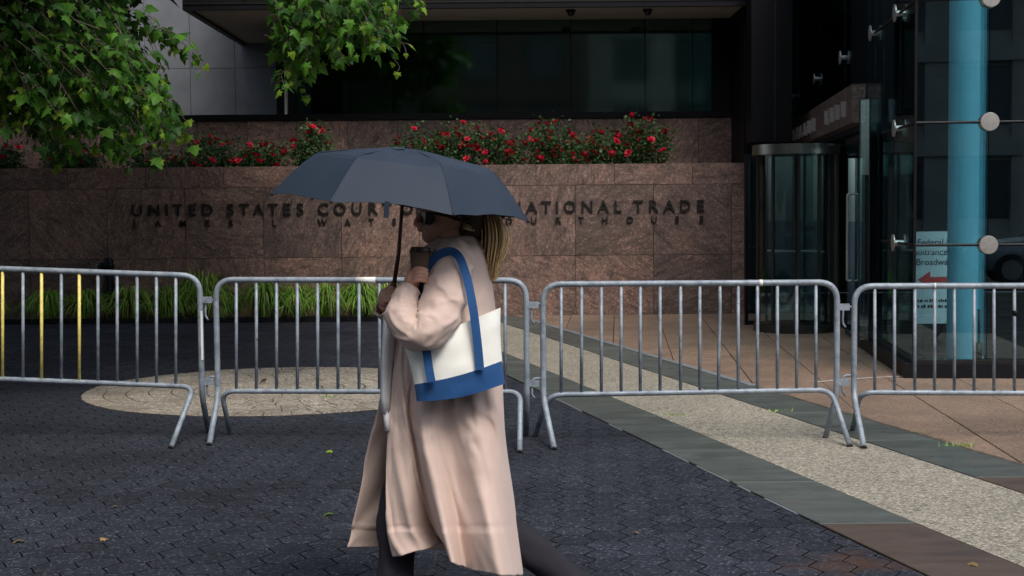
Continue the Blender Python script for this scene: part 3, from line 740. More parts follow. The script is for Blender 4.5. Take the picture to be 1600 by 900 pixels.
# ------------------------------------------------------------------ crowd barriers
BG = 'steel crowd barriers standing in a line across the plaza'
def barrier(label, pxl, Yl, pxr, Yr, yt, yr, feet, bars, yellow=(), tape=None, bent=None):
    tl, tr = P(pxl, yt[0], Yl), P(pxr, yt[1], Yr)
    rl, rr = P(pxl, yr[0], Yl), P(pxr, yr[1], Yr)
    el, er = Vector((tl.x, Yl, 0)), Vector((tr.x, Yr, 0))
    t = thing('crowd_barrier', label, 'barrier', tuple((el + er) / 2), BG)
    fl, bl, fr, br = [Vector((p.x, p.y, .004)) for p in feet]
    X = (er - el).normalized()
    m = MB(); path = fillet([fl, Vector((el.x, el.y, .30)), tl, tr, Vector((er.x, er.y, .30)), br], [.10, .13, .13, .10], 8)
    m.tube(path, .0205, 12); m.build('frame', M['galv'], t, True)
    m = MB(); path = fillet([bl, rl + X * .045 - Vector((0, 0, .02)), rl + X * .085, rr - X * .085, rr - X * .045 - Vector((0, 0, .02)), fr], [.05, .05, .05, .05], 5)
    path = fillet([bl, rl + X * .04, rr - X * .04, fr], [.10, .10], 8)
    m.tube(path, .0185, 12); m.build('lower_rail', M['galv'], t, True)
    def on(a, b, px):
        lo, hi = 0.0, 1.0
        ia, ib = px_of(a), px_of(b)
        k = (px - ia) / (ib - ia); return a + (b - a) * k
    for px in bars:
        a, b = on(rl, rr, px), on(tl, tr, px)
        m = MB(); pts = [a, b]
        if px == bent: pts = [a, a * .6 + b * .4 + X * .004, a * .2 + b * .8 + X * .012, b + X * .01]
        m.tube(pts, .0115, 8)
        yl = px in yellow
        m.build('bar', M['yellow'] if yl else M['galv'], t, True, label='upright bar painted yellow' if yl else None)
    for px, w_, h_ in (tape or []):
        c = on(tl, tr, px); m = MB(); m.tube([c - X * w_ / 2, c + X * w_ / 2], .0212, 12); m.build('tape', M['white'], t, True)
    for p, q in ((fl, Vector((el.x, el.y, .30))), (br, Vector((er.x, er.y, .30))), (bl, rl + X * .04), (fr, rr - X * .04)):
        d = (q - p).normalized(); m = MB(); m.tube([p - d * .006, p + d * .008], .0208, 12); m.build('foot_cap', M['rubber'], t)
    # hinge plates on the right upright, hooks on the left one
    for z in (tr.z - .17, .40):
        m = MB(); c = Vector((er.x, er.y, z)); m.box(c + Vector((.015, -.012, -.022)), c + Vector((.085, .012, .022))); m.build('hinge_plate', M['galv'], t)
        m = MB(); c = Vector((el.x, el.y, z + .035)); h = [c, c - X * .075, c - X * .08 - Vector((0, 0, .11)), c - X * .06 - Vector((0, 0, .14))]; m.tube(fillet(h, .03), .0075, 8); m.build('hook', M['galv'], t, True)
    return t
def px_of(p):
    d = cam_rot.transposed() @ (p - CAM); return 800 + F * d.x / -d.z
b1 = barrier('grey steel crowd barrier with three bars painted yellow', -165, 10.1, 312, 10.0, (414, 431), (586, 604), (G(-190, 690), G(-150, 670), G(267, 701), G(326, 676)),
        [-145, -115, -85, -55, -25, 5, 37, 66, 97, 125, 154, 184, 215, 245, 275], yellow=(5, 66, 125))
m = MB(); c = P(313.5, 525, 9.978); m.box((c.x + .002, 9.977, P(312, 562, 10).z), (c.x + .016, 9.982, P(312, 486, 10).z)); m.build('tape', M['white'], b1)
barrier('grey steel crowd barrier right behind the walking woman with umbrella', 337, 10.0, 822, 9.75, (437, 438), (611, 612), (G(327, 696), G(360, 679), G(812, 708), G(822, 681)),
        [370, 402, 434, 467, 499, 531, 564, 596, 628, 660, 693, 725, 757, 790], tape=[(575, .14, 0)])
barrier('grey steel crowd barrier before the granite wall, one bar slightly bent', 848, 9.75, 1308, 9.7, (444, 441), (617, 609), (G(866, 703), G(836, 683), G(1328, 698), G(1290, 684)),
        [877, 909, 940, 971, 1001, 1032, 1064, 1094, 1123, 1154, 1184, 1215, 1245, 1275], tape=[(1189, .025, 0)], bent=1123)
b4 = barrier('grey steel crowd barrier in front of the blue column and glass lobby', 1335, 9.78, 1812, 9.7, (447, 446), (613, 615), (G(1350, 701), G(1332, 673), G(1828, 700), G(1790, 690)),
        [1367, 1398, 1430, 1461, 1492, 1523, 1554, 1586, 1617, 1649, 1680, 1712, 1743, 1774], tape=[(1461, .012, 0)])
m = MB(); c = P(1586, 489, 9.74); m.tube([c + Vector((0, 0, -.018)), c + Vector((0, 0, .018))], .018, 10); m.build('bar_knot', M['black'], b4, True)

# ------------------------------------------------------------------ standpipe
p = P(171, 490, 21.1); sp_ = thing('standpipe', 'dark standpipe with two capped outlets and chain against the granite wall', 'standpipe', (p.x, 21.1, 0))
zt_ = zat(171, 405, 21.1)
m = MB(); m.lathe([(.085, 0), (.085, .5), (.075, .55), (.075, zt_ - .04), (.05, zt_), (.001, zt_)], (p.x, 21.1, .02), 16); o = m.build('pipe', M['black'], sp_); smooth_angle(o)
for sx in (-1, 1):
    m = MB(); m.tube([(p.x, 21.08, zt_ - .09), (p.x + sx * .06, 20.98, zt_ - .10)], .045, 12); m.tube([(p.x + sx * .06, 20.98, zt_ - .10), (p.x + sx * .075, 20.955, zt_ - .102)], .06, 8); m.build('outlet', M['black'], sp_, True)
m = MB()
for k in range(10):
    z = zt_ - .08 - k * .055; m.tube([(p.x - .15 + .012 * (k % 2), 21.0, z), (p.x - .15 - .012 * (k % 2), 21.0, z - .05)], .008, 6)
m.tube([(p.x - .06, 21.0, zt_ - .07), (p.x - .15, 21.0, zt_ - .08)], .01, 6)
m.build('chain', M['steel'], sp_)

# ------------------------------------------------------------------ lilyturf clumps
def clump(px, Y, size, label, seed):
    rn = random.Random(seed); c = P(px, 490, Y); m = MB()
    for k in range(250):
        a = rn.uniform(0, 2 * math.pi); r = rn.uniform(0, .10) * size
        out = rn.uniform(.10, .46) * size; h = rn.uniform(.27, .42) * size * (1.05 - .45 * (out / .46 / size) ** 2)
        d = Vector((math.cos(a), math.sin(a), 0)); n = Vector((-d.y, d.x, 0))
        b = Vector((c.x, Y, .03)) + d * r
        dry = rn.random() < .14
        m.mi = 2 if dry else (1 if rn.random() < .3 else 0)
        tipz = h * (.05 if dry else rn.uniform(.1, .6)); wd = rn.uniform(.009, .015)
        pts = spline([b, b + d * out * .14 + Vector((0, 0, h * .62)), b + d * out * .45 + Vector((0, 0, h)), b + d * out * .85 + Vector((0, 0, h * .86)), b + d * out * 1.15 + Vector((0, 0, min(tipz, h * .6)))], 2)
        ws = [wd * (1 - (k_ / 8) ** 2.2 * .95) for k_ in range(9)]
        m.grid([[p - n * q, p + Vector((0, 0, -q * .3)), p + n * q][::2] for p, q in zip(pts, ws)])
    return m.solo('lilyturf', [M['blade'], M['bladetip'], M['bladedry']], label, 'plant', 'lilyturf clumps along the foot of the wall')
cl_specs = [(-25, 20.85, .9, 'lilyturf clump cut by the left edge of the photo'),
    (75, 20.85, 1.0, 'lilyturf clump with brown base blades between the two yellow bars on the left'),
    (136, 20.9, 1.0, 'lilyturf clump just left of the dark standpipe'),
    (205, 20.85, 1.15, 'lilyturf clump just right of the dark standpipe'),
    (262, 20.9, 1.1, 'lilyturf clump behind the right end of the yellow-barred barrier'),
    (318, 21.12, 1.55, 'tallest lilyturf clump, above the gap between two barriers'),
    (338, 20.8, .9, 'small lilyturf clump low in the gap between two barriers'),
    (412, 20.85, 1.2, 'lilyturf clump behind the second and third bars of the second barrier'),
    (462, 20.92, 1.15, 'lilyturf clump in the middle of the row behind the second barrier'),
    (512, 20.85, 1.15, 'lilyturf clump left of the one nearest the woman with umbrella'),
    (562, 20.88, 1.2, 'lilyturf clump nearest the hand holding the umbrella'),
    (612, 20.9, 1.1, 'lilyturf clump mostly hidden behind the woman')]
for i, a in enumerate(cl_specs): clump(a[0], a[1], a[2] * 1.08, a[3], 100 + i)

# ------------------------------------------------------------------ rose bushes in the raised bed
def rose_mesh(seed):
    rn = random.Random(seed); m = MB()
    for layer, (n, r, tilt) in enumerate(((5, 1.0, .35), (5, .72, .8), (4, .42, 1.2))):
        for k in range(n):
            a = 2 * math.pi * k / n + layer * .6 + rn.uniform(-.2, .2); d = Vector((math.cos(a), math.sin(a), 0)); t = Vector((-d.y, d.x, 0))
            rr = r * rn.uniform(.85, 1.1); up = Vector((0, 0, 1))
            tip = d * rr * math.cos(tilt) + up * rr * math.sin(tilt)
            m.add([d * .1, tip * .55 - t * rr * .42 + up * .05, tip * .6 + t * rr * .42 + up * .05, tip * 1.02 - t * rr * .22, tip * 1.02 + t * rr * .22 - up * .06], [(0, 1, 2), (1, 3, 4, 2)])
    return m.mesh('blossom', M['rose'], smooth=False)
RM = [rose_mesh(k) for k in range(3)]
def rose_bush(px0, px1, py_top, nfl, label, seed, flowers=None):
    nfl = int(nfl * 1.5)
    rn = random.Random(seed); Y = 22.05
    base = P((px0 + px1) / 2, 260, Y); zb = 2.0
    t = thing('rose_bush', label, 'rose bush', (base.x, Y, zb), 'red rose bushes in the raised granite bed')
    xa, xb = P(px0, 250, Y).x, P(px1, 250, Y).x; ztp = zat((px0 + px1) / 2, py_top, Y); wd = xb - xa; h = ztp - zb
    st = MB(); lf = MB(); tips = []
    for k in range(max(8, int(wd * 17))):
        x = xa + wd * (.12 + .76 * rn.random()); u = (x - xa) / wd * 2 - 1
        top = Vector((x + rn.uniform(-.12, .12), Y + rn.uniform(-.28, .25), zb + h * (1 - .40 * abs(u) ** 2) * rn.uniform(.55, 1.0)))
        b = Vector((x * .8 + base.x * .2, Y + rn.uniform(-.1, .1), zb)); mid = (b + top) / 2 + Vector((rn.uniform(-.06, .06), rn.uniform(-.08, .05), .03))
        pth = spline([b, mid, top], 3); st.tube(pth, .005, 4, False); tips.append(top)
        for q in range(150):
            s = rn.random() ** .7; i = min(int(s * (len(pth) - 1)), len(pth) - 2); c = pth[i].lerp(pth[i + 1], s * (len(pth) - 1) - i)
            c = c + Vector((rn.gauss(0, .09), rn.gauss(0, .10), rn.gauss(0, .07)))
            if c.z < zb + .01: c.z = zb + .02
            d = Vector((rn.gauss(0, 1), rn.gauss(0, 1) - .3, rn.gauss(0, .6))).normalized(); nn = d.cross(Vector((rn.gauss(0, 1), rn.gauss(0, 1), rn.gauss(0, 1)))).normalized()
            L_ = rn.uniform(.035, .06); lf.mi = 1 if rn.random() < .3 else 0
            lf.add([c, c + d * L_ * .55 + nn * L_ * .42, c + d * L_ * 1.15, c + d * L_ * .55 - nn * L_ * .42], [(0, 1, 2, 3)])
    st.build('stems', M['bark'], t); lf.build('foliage', [M['roseleaf'], M['roselight']], t)
    for k in range(nfl):
        if k < len(tips): c = tips[k] + Vector((0, -.05, .0))
        else: c = Vector((xa + wd * rn.uniform(.05, .95), Y - rn.uniform(.15, .34), zb + h * rn.uniform(.06, .75)))
        u = (c.x - xa) / wd * 2 - 1; c.z = min(c.z, zb + h * (1.03 - .38 * u * u))
        put('blossom', RM[k % 3], t, c, (rn.uniform(.4, 1.2), rn.uniform(-.5, .5), rn.uniform(0, 6)), rn.uniform(.046, .078))
rb = [(-40, 40, 222, 8, 'rose bush with few dark blooms at the left edge under the tree'),
      (60, 170, 222, 12, 'wide rose bush half hidden under the hanging sycamore leaves'),
      (190, 290, 230, 10, 'low rose bush at the right tips of the sycamore leaves'),
      (292, 372, 208, 13, 'rose bush with scattered blooms, third left of the umbrella top'),
      (372, 458, 222, 14, 'low rounded rose bush between two taller ones left of the umbrella'),
      (458, 530, 190, 11, 'tall narrow rose bush just left of the umbrella top'),
      (560, 650, 238, 4, 'low rose bush mostly hidden behind the umbrella'),
      (612, 690, 198, 12, 'rose bush rising behind the peak of the umbrella'),
      (680, 760, 184, 15, 'tall rose bush just right of the umbrella peak'),
      (745, 825, 202, 15, 'dense rose bush over the right slope of the umbrella'),
      (815, 905, 184, 19, 'tall dense rose bush above the letters right of the umbrella'),
      (890, 960, 204, 13, 'rose bush second from the right end of the bed'),
      (938, 1052, 180, 22, 'rose bush at the right end of the bed with the highest blooms')]
for i, a in enumerate(rb): rose_bush(*a[:4], a[4], 300 + i)

# ------------------------------------------------------------------ sycamore tree hanging in from the upper left
tree = thing('sycamore_tree', 'sycamore tree with drooping leafy boughs hanging in from the upper left', 'tree', (-7.6, 14.5, 0))
rn = random.Random(21)
m = MB(); tp = spline([Vector(p) for p in ((-7.6, 14.5, -.1), (-7.55, 14.5, 1.5), (-7.4, 14.4, 3.2), (-7.0, 14.2, 5.2), (-6.6, 14.0, 7.5))], 5)
m.tube(tp, [.30 - .17 * i / (len(tp) - 1) for i in range(len(tp))], 14); m.build('trunk', M['bark'], tree, True)
out_ = [(0, 0), (.20, .02), (.50, -.10), (.40, .16), (.62, .38), (.34, .42), (.26, .62), (.0, 1.0), (-.26, .62), (-.34, .42), (-.62, .38), (-.40, .16), (-.50, -.10), (-.20, .02)]
def leaf_verts(c, d, nrm, size, curl):
    t = d.cross(nrm).normalized(); nrm = t.cross(d).normalized()
    vs = [c + (t * x + d * y - nrm * (abs(x) * .32 + curl * y * y)) * size for x, y in out_] + [c + d * .34 * size]
    n = len(out_); return vs, [(n, k, (k + 1) % n) for k in range(n)]
boughs = MB(); leaves = []
def spray(end, start, nl, size=.102, young=.24):
    mid = (start + end) / 2 + Vector((rn.uniform(-.05, .05), rn.uniform(-.08, .08), rn.uniform(.03, .12)))
    pth = spline([start, mid, end], 4); boughs.tube(pth, [.0042 - .0027 * i / (len(pth) - 1) for i in range(len(pth))], 5, False)
    for k in range(nl):
        s = .18 + .86 * (k + rn.random()) / nl; s = min(s, 1); f = s * (len(pth) - 1); i = min(int(f), len(pth) - 2)
        c = pth[i].lerp(pth[i + 1], f - i); ax = (pth[i + 1] - pth[i]).normalized()
        side = Vector((rn.gauss(0, 1), rn.gauss(0, 1), rn.gauss(0, .5))).normalized()
        pet = (side + ax * .5).normalized() * rn.uniform(.03, .08)
        d = (side * .8 + ax * .5 + Vector((0, 0, -.55))).normalized()
        nr = Vector((rn.gauss(0, .5), rn.gauss(-.35, .5), 1)).normalized()
        boughs.tube([c, c + pet], .002, 3, False)
        y = s > .8 and rn.random() < young * 2.2
        leaves.append((c + pet, d, nr, size * rn.uniform(.6, 1.15) * (.75 if y else 1), rn.uniform(.05, .5), 2 if y else (1 if rn.random() < .42 else 0)))
def inside(p, poly):
    x, y = p; c = False; n = len(poly)
    for i in range(n):
        (x1, y1), (x2, y2) = poly[i], poly[(i + 1) % n]
        if (y1 > y) != (y2 > y) and x < (x2 - x1) * (y - y1) / (y2 - y1) + x1: c = not c
    return c
left_poly = [(-60, -60), (212, -60), (222, 10), (205, 50), (232, 95), (262, 110), (262, 165), (285, 200), (272, 232), (225, 235), (190, 240), (150, 226), (110, 232), (80, 240), (30, 212), (-60, 225)]
mid_poly = [(430, -50), (640, -50), (632, 0), (575, 22), (618, 62), (606, 88), (560, 78), (548, 100), (516, 104), (490, 108), (486, 138), (452, 132), (436, 92), (462, 60), (432, 20)]
def fill(poly, count, y0, y1, nl, young=.15, lean=(-.35, .45)):
    k = 0; xs = [p[0] for p in poly]; ys = [p[1] for p in poly]
    while k < count:
        px, py = rn.uniform(min(xs), max(xs)), rn.uniform(min(ys), max(ys))
        if not inside((px, py), poly): continue
        Y = rn.uniform(y0, y1)
        e = P(px, py, Y)
        if noise.noise(e * 1.7) < -.30: continue
        s = e + Vector((rn.uniform(lean[0] - .25, lean[0] + .25), rn.uniform(-.3, .3), rn.uniform(lean[1] - .15, lean[1] + .2)))
        spray(e, s, nl, young=young); k += 1
fill(left_poly, 560, 11.0, 14.9, 10)
fill(mid_poly, 165, 11.6, 13.2, 10, lean=(-.1, .45))
for a, b in (((215, 20), (262, 60)), ((238, 40), (285, 78)), ((258, 62), (318, 108)), ((250, 45), (300, 92)), ((240, 50), (268, 78)), ((205, 15), (250, 40)), ((452, 60), (432, 92)), ((455, 90), (478, 152)), ((450, 110), (445, 138)), ((560, 40), (632, 72)), ((575, 55), (625, 105)), ((620, -30), (662, 12)), ((600, 5), (655, 8)), ((250, 150), (298, 200)), ((235, 170), (300, 225)), ((60, 200), (85, 255)), ((90, 190), (122, 244)), ((160, 205), (180, 255)), ((190, 215), (250, 258)), ((170, 215), (205, 260))):
    Y = rn.uniform(11.6, 12.6); spray(P(*b, Y), P(*a, Y + rn.uniform(-.1, .1)), 8, young=.3)
# limbs from the trunk to the boughs
for a in ((-7.2, 14.3, 4.2, P(120, -40, 12.8)), (-7.1, 14.2, 4.8, P(30, 40, 13)), (-6.8, 14.1, 5.6, P(530, -60, 12.4)), (-7.0, 14.2, 5.0, P(210, -50, 12.6)), (-7.2, 14.3, 4.0, P(-40, 100, 12.2)), (-6.7, 14.0, 6.4, Vector((-3, 13.2, 7.0))), (-6.7, 14.0, 6.0, Vector((-8.5, 10.5, 7.0)))):
    s, e = Vector(a[:3]), a[3]; pth = spline([s, s.lerp(e, .5) + Vector((0, 0, .7)), e], 6)
    m = MB(); m.tube(pth, [.07 * (1 - i / (len(pth) - 1)) ** 1.6 + .008 for i in range(len(pth))], 8); m.build('branch', M['bark'], tree, True)
m = MB(); e = [P(180, 55, 12.2), P(205, 78, 12.1), P(225, 100, 12.0)]; m.tube(spline(e, 4), .012, 6); m.tube(spline([P(178, 50, 12.3), P(200, 90, 12.2), P(207, 105, 12.1)], 4), .009, 6); m.build('branch', M['bark'], tree, True)
boughs.build('twigs', M['bark'], tree, kind='stuff')
leaves.sort(key=lambda l: (not (0 < px_of(l[0]) < 1600 and l[0].z < 1.6 + 330 * l[0].y / F), l[0].y))
fol = MB(); lm = [M['leaf'], M['leafdark'], M['leafyoung']]
for k, (c, d, nr, sz, cu_, mi) in enumerate(leaves):
    vs_, fs_ = leaf_verts(c, d, nr, sz, cu_)
    if k < 300:
        q = MB(); q.add([v - c for v in vs_], fs_); put('leaf', q.mesh('leaf', lm[mi]), tree, c)
    else: fol.mi = mi; fol.add(vs_, fs_)
for k in range(37000):                                  # unseen crown above and left of the picture, thickened to shade the wall
    while True:
        u = Vector((rn.uniform(-1, 1), rn.uniform(-1, 1), rn.uniform(-1, 1)))
        if .25 < u.length < 1: break
    c = Vector((-7.9 + u.x * 7.35, 14.5 + u.y * 6.5, 5.8 + u.z * 2.9))
    if noise.noise(c * .8) < -.15: continue
    if c.z < 1.75 + 335 * c.y / F and px_of(c) > -60: continue
    d = Vector((rn.gauss(0, 1), rn.gauss(0, 1), -.5)).normalized(); fol.mi = rn.choice((0, 0, 1))
    vs_, fs_ = leaf_verts(c, d, Vector((rn.gauss(0, .4), rn.gauss(0, .4), 1)).normalized(), rn.uniform(.24, .38), .2); fol.add(vs_, fs_)
for k in range(20000):  # second unseen leaf mass, added to darken the left wall and paving
    while True:
        u = Vector((rn.uniform(-1, 1), rn.uniform(-1, 1), rn.uniform(-1, 1)))
        if .25 < u.length < 1: break
    c = Vector((-8.8 + u.x * 5.6, 9.5 + u.y * 7.0, 5.0 + u.z * 3.5))
    if noise.noise(c * .8) < -.15 or (c.z < 1.75 + 335 * c.y / F and px_of(c) > -60): continue
    d = Vector((rn.gauss(0, 1), rn.gauss(0, 1), -.5)).normalized(); fol.mi = rn.choice((0, 0, 1))
    vs_, fs_ = leaf_verts(c, d, Vector((rn.gauss(0, .4), rn.gauss(0, .4), 1)).normalized(), rn.uniform(.2, .34), .2); fol.add(vs_, fs_)
fol.build('foliage', lm, tree, kind='stuff')

# ------------------------------------------------------------------ the woman
WY_ = 5.3
def W(px, py, dy=0.0): return P(px, py, WY_ + dy)
woman = thing('person', 'woman in a long beige coat walking left under a dark umbrella', 'person', (W(690, 900).x, WY_, 0))
def tubepts(lst, n=5):
    pts = spline([W(*q[:3]) for q in lst], n); rs = spline([q[3] for q in lst], n); return pts, rs
body = MB()
# head, ring by ring, facing left
rows = [(381, 668, 688, .012), (378.5, 664, 692, .024), (374, 660, 700, .036), (367, 658.5, 709, .044), (361, 661, 717, .050), (357, 657, 724, .054), (354, 659, 729, .057), (350, 659.5, 732, .060), (344, 660, 735, .064),
        (337, 659, 738, .070), (330, 661, 741, .074), (322, 657, 743, .077), (312, 658, 744, .078), (302, 664, 741, .073), (294, 674, 734, .060), (289, 688, 722, .035), (287, 700, 710, .006)]
hr = []
for py, f, b, wd in rows:
    ring = []
    for k in range(36):
        a = 2 * math.pi * k / 36; cx = math.cos(a); sy = math.sin(a)
        ex = .85 if cx < 0 else 1.0
        x = (f + b) / 2 + (b - f) / 2 * math.copysign(abs(cx) ** ex, cx)
        ring.append(W(x, py, wd * math.copysign(abs(sy) ** .9, sy)))
    hr.append(ring)
body.grid(hr, True); n0 = len(body.v); body.f.append(list(range(n0 - 36, n0))); body.m.append(0); body.f.append(list(range(n0 - 36 * len(rows), n0 - 36 * (len(rows) - 1)))[::-1]); body.m.append(0)
def blob(lst, n=4, seg=12): 
    p_, r_ = tubepts(lst, n); body.tube(p_, [max(.002, x) for x in r_], seg)
blob([(660, 329, 0, .007), (655, 338, 0, .009), (651.5, 346, 0, .011), (654, 350, 0, .010), (660, 351, 0, .009)])         # nose
blob([(655, 350, -.011, .007), (660, 349, -.014, .006)]); blob([(655, 350, .011, .007), (660, 349, .014, .006)])          # nostrils
blob([(657, 355.2, -.02, .005), (653.8, 354.6, 0, .0075), (657, 355.2, .02, .005)]); blob([(658, 359.3, -.018, .005), (655, 359.6, 0, .0075), (658, 359.3, .018, .005)])   # lips
for sgn in (-1, 1): blob([(711, 334, .072 * sgn, .006), (716, 335, .077 * sgn, .008), (717, 342, .077 * sgn, .008), (712, 349, .071 * sgn, .006)])   # ears
blob([(702, 362, 0, .048), (706, 380, 0, .052), (712, 400, 0, .062)], 4, 18)                                               # neck
blob([(712, 396, 0, .09), (705, 430, 0, .13), (700, 500, 0, .12), (700, 570, 0, .135), (700, 620, 0, .11)], 4, 20)         # torso
# legs: the front one steps left, the rear one pushes off to the right
blob([(694, 600, -.06, .085), (655, 700, .0, .07), (624, 800, -.01, .055), (619, 880, -.03, .05), (617, 965, -.05, .035), (612, 985, -.05, .035)], 4, 16)
blob([(706, 600, .08, .085), (730, 700, .08, .075), (765, 805, .08, .055), (850, 872, .08, .05), (925, 938, .08, .034), (932, 955, .08, .034)], 4, 16)
blob([(612, 982, -.05, .035), (585, 990, -.05, .026), (570, 992, -.05, .02)]); blob([(930, 950, .08, .035), (922, 978, .08, .028), (908, 990, .08, .02)])
# arms
NA = [(704, 404, -.15, .05), (692, 470, -.26, .045), (660, 516, -.31, .042), (640, 492, -.28, .036), (643, 452, -.23, .026)]
FA = [(704, 404, .15, .05), (680, 470, .17, .045), (650, 505, .14, .042), (618, 492, .0, .034), (601, 474, -.075, .026)]
blob(NA, 5, 14); blob(FA, 5, 14)
# near hand round the cup (cup axis about 657, 412), far hand round the umbrella handle
cy_ = -.225
blob([(641, 456, -.232, .026), (643, 443, -.238, .029), (645, 432, -.245, .026), (647, 424, -.245, .018)], 4, 12)
for i, (ys, ln) in enumerate(((421, 1.0), (427.5, 1.1), (434, 1.02), (440, .85))):
    blob([(645, ys + 3, -.255, .0085), (649, ys - 1, -.276, .0080), (657, ys - 2, -.284, .0072), (664 + 5 * ln - 5, ys - .5, -.275, .0068), (668.5 + 5 * ln - 5, ys + 1, -.262, .0056)], 3, 8)
blob([(643, 438, -.232, .012), (644, 426, -.215, .011), (648, 417, -.195, .0095), (654, 413, -.182, .008)], 3, 8)
hx_, hz_ = 612.5, 462
blob([(601, 474, -.075, .026), (603, 468, -.085, .030), (605, 459, -.09, .029), (606, 452, -.09, .022)], 4, 12)
for i, ys in enumerate((451, 457.5, 464, 470)):
    blob([(603, ys + 1, -.107, .009), (607, ys - .5, -.126, .0082), (613, ys - .5, -.129, .0076), (618, ys + .3, -.119, .0072), (619, ys + 1, -.10, .006)], 3, 8)
blob([(604, 460, -.085, .013), (607, 451, -.07, .011), (612, 446, -.075, .0095), (616, 444, -.09, .0085)], 3, 8)
bo = body.build('body', M['skin'], woman)
md = bo.modifiers.new('r', 'REMESH'); md.mode = 'VOXEL'; md.voxel_size = .0035
sm_ = bo.modifiers.new('s', 'SMOOTH'); sm_.factor = .5; sm_.iterations = 3
evaluated(bo); bo.data.shade_smooth(); bo.data.materials.clear(); bo.data.materials.append(M['skin'])

# coat: key columns from the near front edge round the back to the far front edge
X_ = [[672,678,686,696,708,720,732,742,734,705,676],
      [660,668,682,698,714,730,746,757,748,705,655],
      [640,650,668,690,714,736,756,768,758,705,632],
      [625,640,662,688,714,740,762,775,762,700,615],
      [616,632,655,684,715,745,770,782,768,695,602],
      [611,632,640,670,704,745,775,785,772,690,590],
      [606,636,650,668,708,752,780,788,778,680,574],
      [603,640,662,682,714,760,790,798,785,670,563],
      [607,645,680,694,722,768,797,806,790,650,549],
      [615,660,700,706,730,780,808,815,796,640,543]]
D_ = [[-.045,-.06,-.07,-.075,-.075,-.07,-.05,0,.06,.08,.04],
      [-.07,-.13,-.17,-.19,-.19,-.17,-.11,0,.11,.19,.05],
      [-.09,-.14,-.17,-.18,-.18,-.16,-.11,0,.11,.18,.05],
      [-.10,-.14,-.165,-.175,-.175,-.16,-.11,0,.11,.17,.05],
      [-.12,-.16,-.175,-.185,-.185,-.17,-.12,0,.13,.18,.06],
      [-.12,-.17,-.145,-.21,-.195,-.22,-.15,0,.15,.20,.07],
      [-.12,-.165,-.118,-.23,-.195,-.25,-.16,0,.16,.20,.07],
      [-.12,-.165,-.10,-.245,-.19,-.275,-.17,0,.17,.20,.06],
      [-.12,-.15,-.035,-.265,-.20,-.31,-.18,0,.17,.20,.06],
      [-.12,-.15,.01,-.275,-.205,-.32,-.18,0,.17,.20,.06]]
Yp = [[378]*11, [403,401,398,396,396,396,395,396,396,398,403], [450]*11, [510]*11, [575]*11, [640]*11, [700]*11, [765]*11, [828]*11,
      [868,858,848,874,886,895,898,896,872,858,856]]
key = [[Vector((x, y, d)) for x, y, d in zip(a, b, c)] for a, b, c in zip(X_, Yp, D_)]
rowsU = [spline(r, 14) for r in key]
colsV = [spline([r[i] for r in rowsU], 12) for i in range(len(rowsU[0]))]
coat = MB(); nv = len(colsV[0]); nu = len(colsV)
g_ = []
for j in range(nv):
    row = []
    for i in range(nu):
        q = colsV[i][j]; v = j / nv; u = i / (nu - 1)
        p = W(q.x, q.y, q.z)
        def ridge(x, y, z, k): return max(0.0, 1 - abs(noise.noise(Vector((x, y, z)))) * k) ** 1.3
        wr = .022 * v * ridge(u * 9 - v * 2.2, v * 1.1, 3.1, 3.2)                                  # long hanging folds
        wr += .010 * v * ridge(u * 20 - v * 3.0, v * 1.6, 8.4, 3.5)
        dr = math.exp(-((v - .55) / .16) ** 2) * (1 if u > .45 else .4)
        wr += .011 * dr * ridge(u * 6 + v * 5, v * 13 - u * 7, 5.7, 3.0)                             # drag creases at the hip
        wr += .006 * ridge(u * 12, v * 12, 1.2, 3.0) * (1 - v)
        wr += .005 if j >= nv - 13 else 0                                                            # turned-up hem
        wr -= .0035 if (j == nv - 14 or i in (4, nu - 5)) else 0                                      # stitched lines
        p.y -= wr * (1 if i < nu * .66 else -1); row.append(p)
    g_.append(row)
coat.grid(g_)
def sleeve(lst, seed, amp):
    p_, r_ = tubepts(lst, 18)
    o = len(coat.v); N_ = 56; coat.tube(p_, r_, N_, False); L_ = len(p_)
    for k in range(L_):
        c = p_[k]; sN = k / 18
        for q in range(N_):
            v = coat.v[o + k * N_ + q]; d = v - c; ang = 2 * math.pi * q / N_
            f1 = math.sin(2 * math.pi * (sN * .62 + .22 * math.sin(ang + seed)) + seed); f1 = math.copysign(abs(f1) ** 1.6, f1)
            f2 = math.sin(2 * math.pi * (sN * 1.15 - .30 * math.cos(ang * 2 + seed)) + 1)
            rg = 1.6 * max(0, 1 - abs(noise.noise(Vector((math.cos(ang) * 1.3 + sN * .5, math.sin(ang) * 1.3, sN * 1.5 + seed * 3)))) * 4.5) + .3 * max(0, 1 - abs(noise.noise(Vector((math.cos(ang) * 2.2 - sN, math.sin(ang) * 2.2, sN * 2.6 + seed)))) * 4.5)
            coat.v[o + k * N_ + q] = c + d * (1 + amp * (f1 * .45 + f2 * .30 + rg * .55 - .3))
sleeve([(710, 397, -.10, .055), (707, 404, -.155, .074), (702, 432, -.21, .077), (692, 475, -.265, .078), (677, 508, -.32, .073), (651, 521, -.33, .060), (629, 497, -.30, .060), (632, 470, -.265, .050), (639, 453, -.235, .041)], 2.0, .105)
sleeve([(710, 397, .10, .055), (704, 404, .155, .078), (690, 450, .18, .08), (668, 500, .16, .07), (635, 502, .06, .06), (608, 486, -.05, .046), (600, 478, -.075, .040)], 5.0, .06)
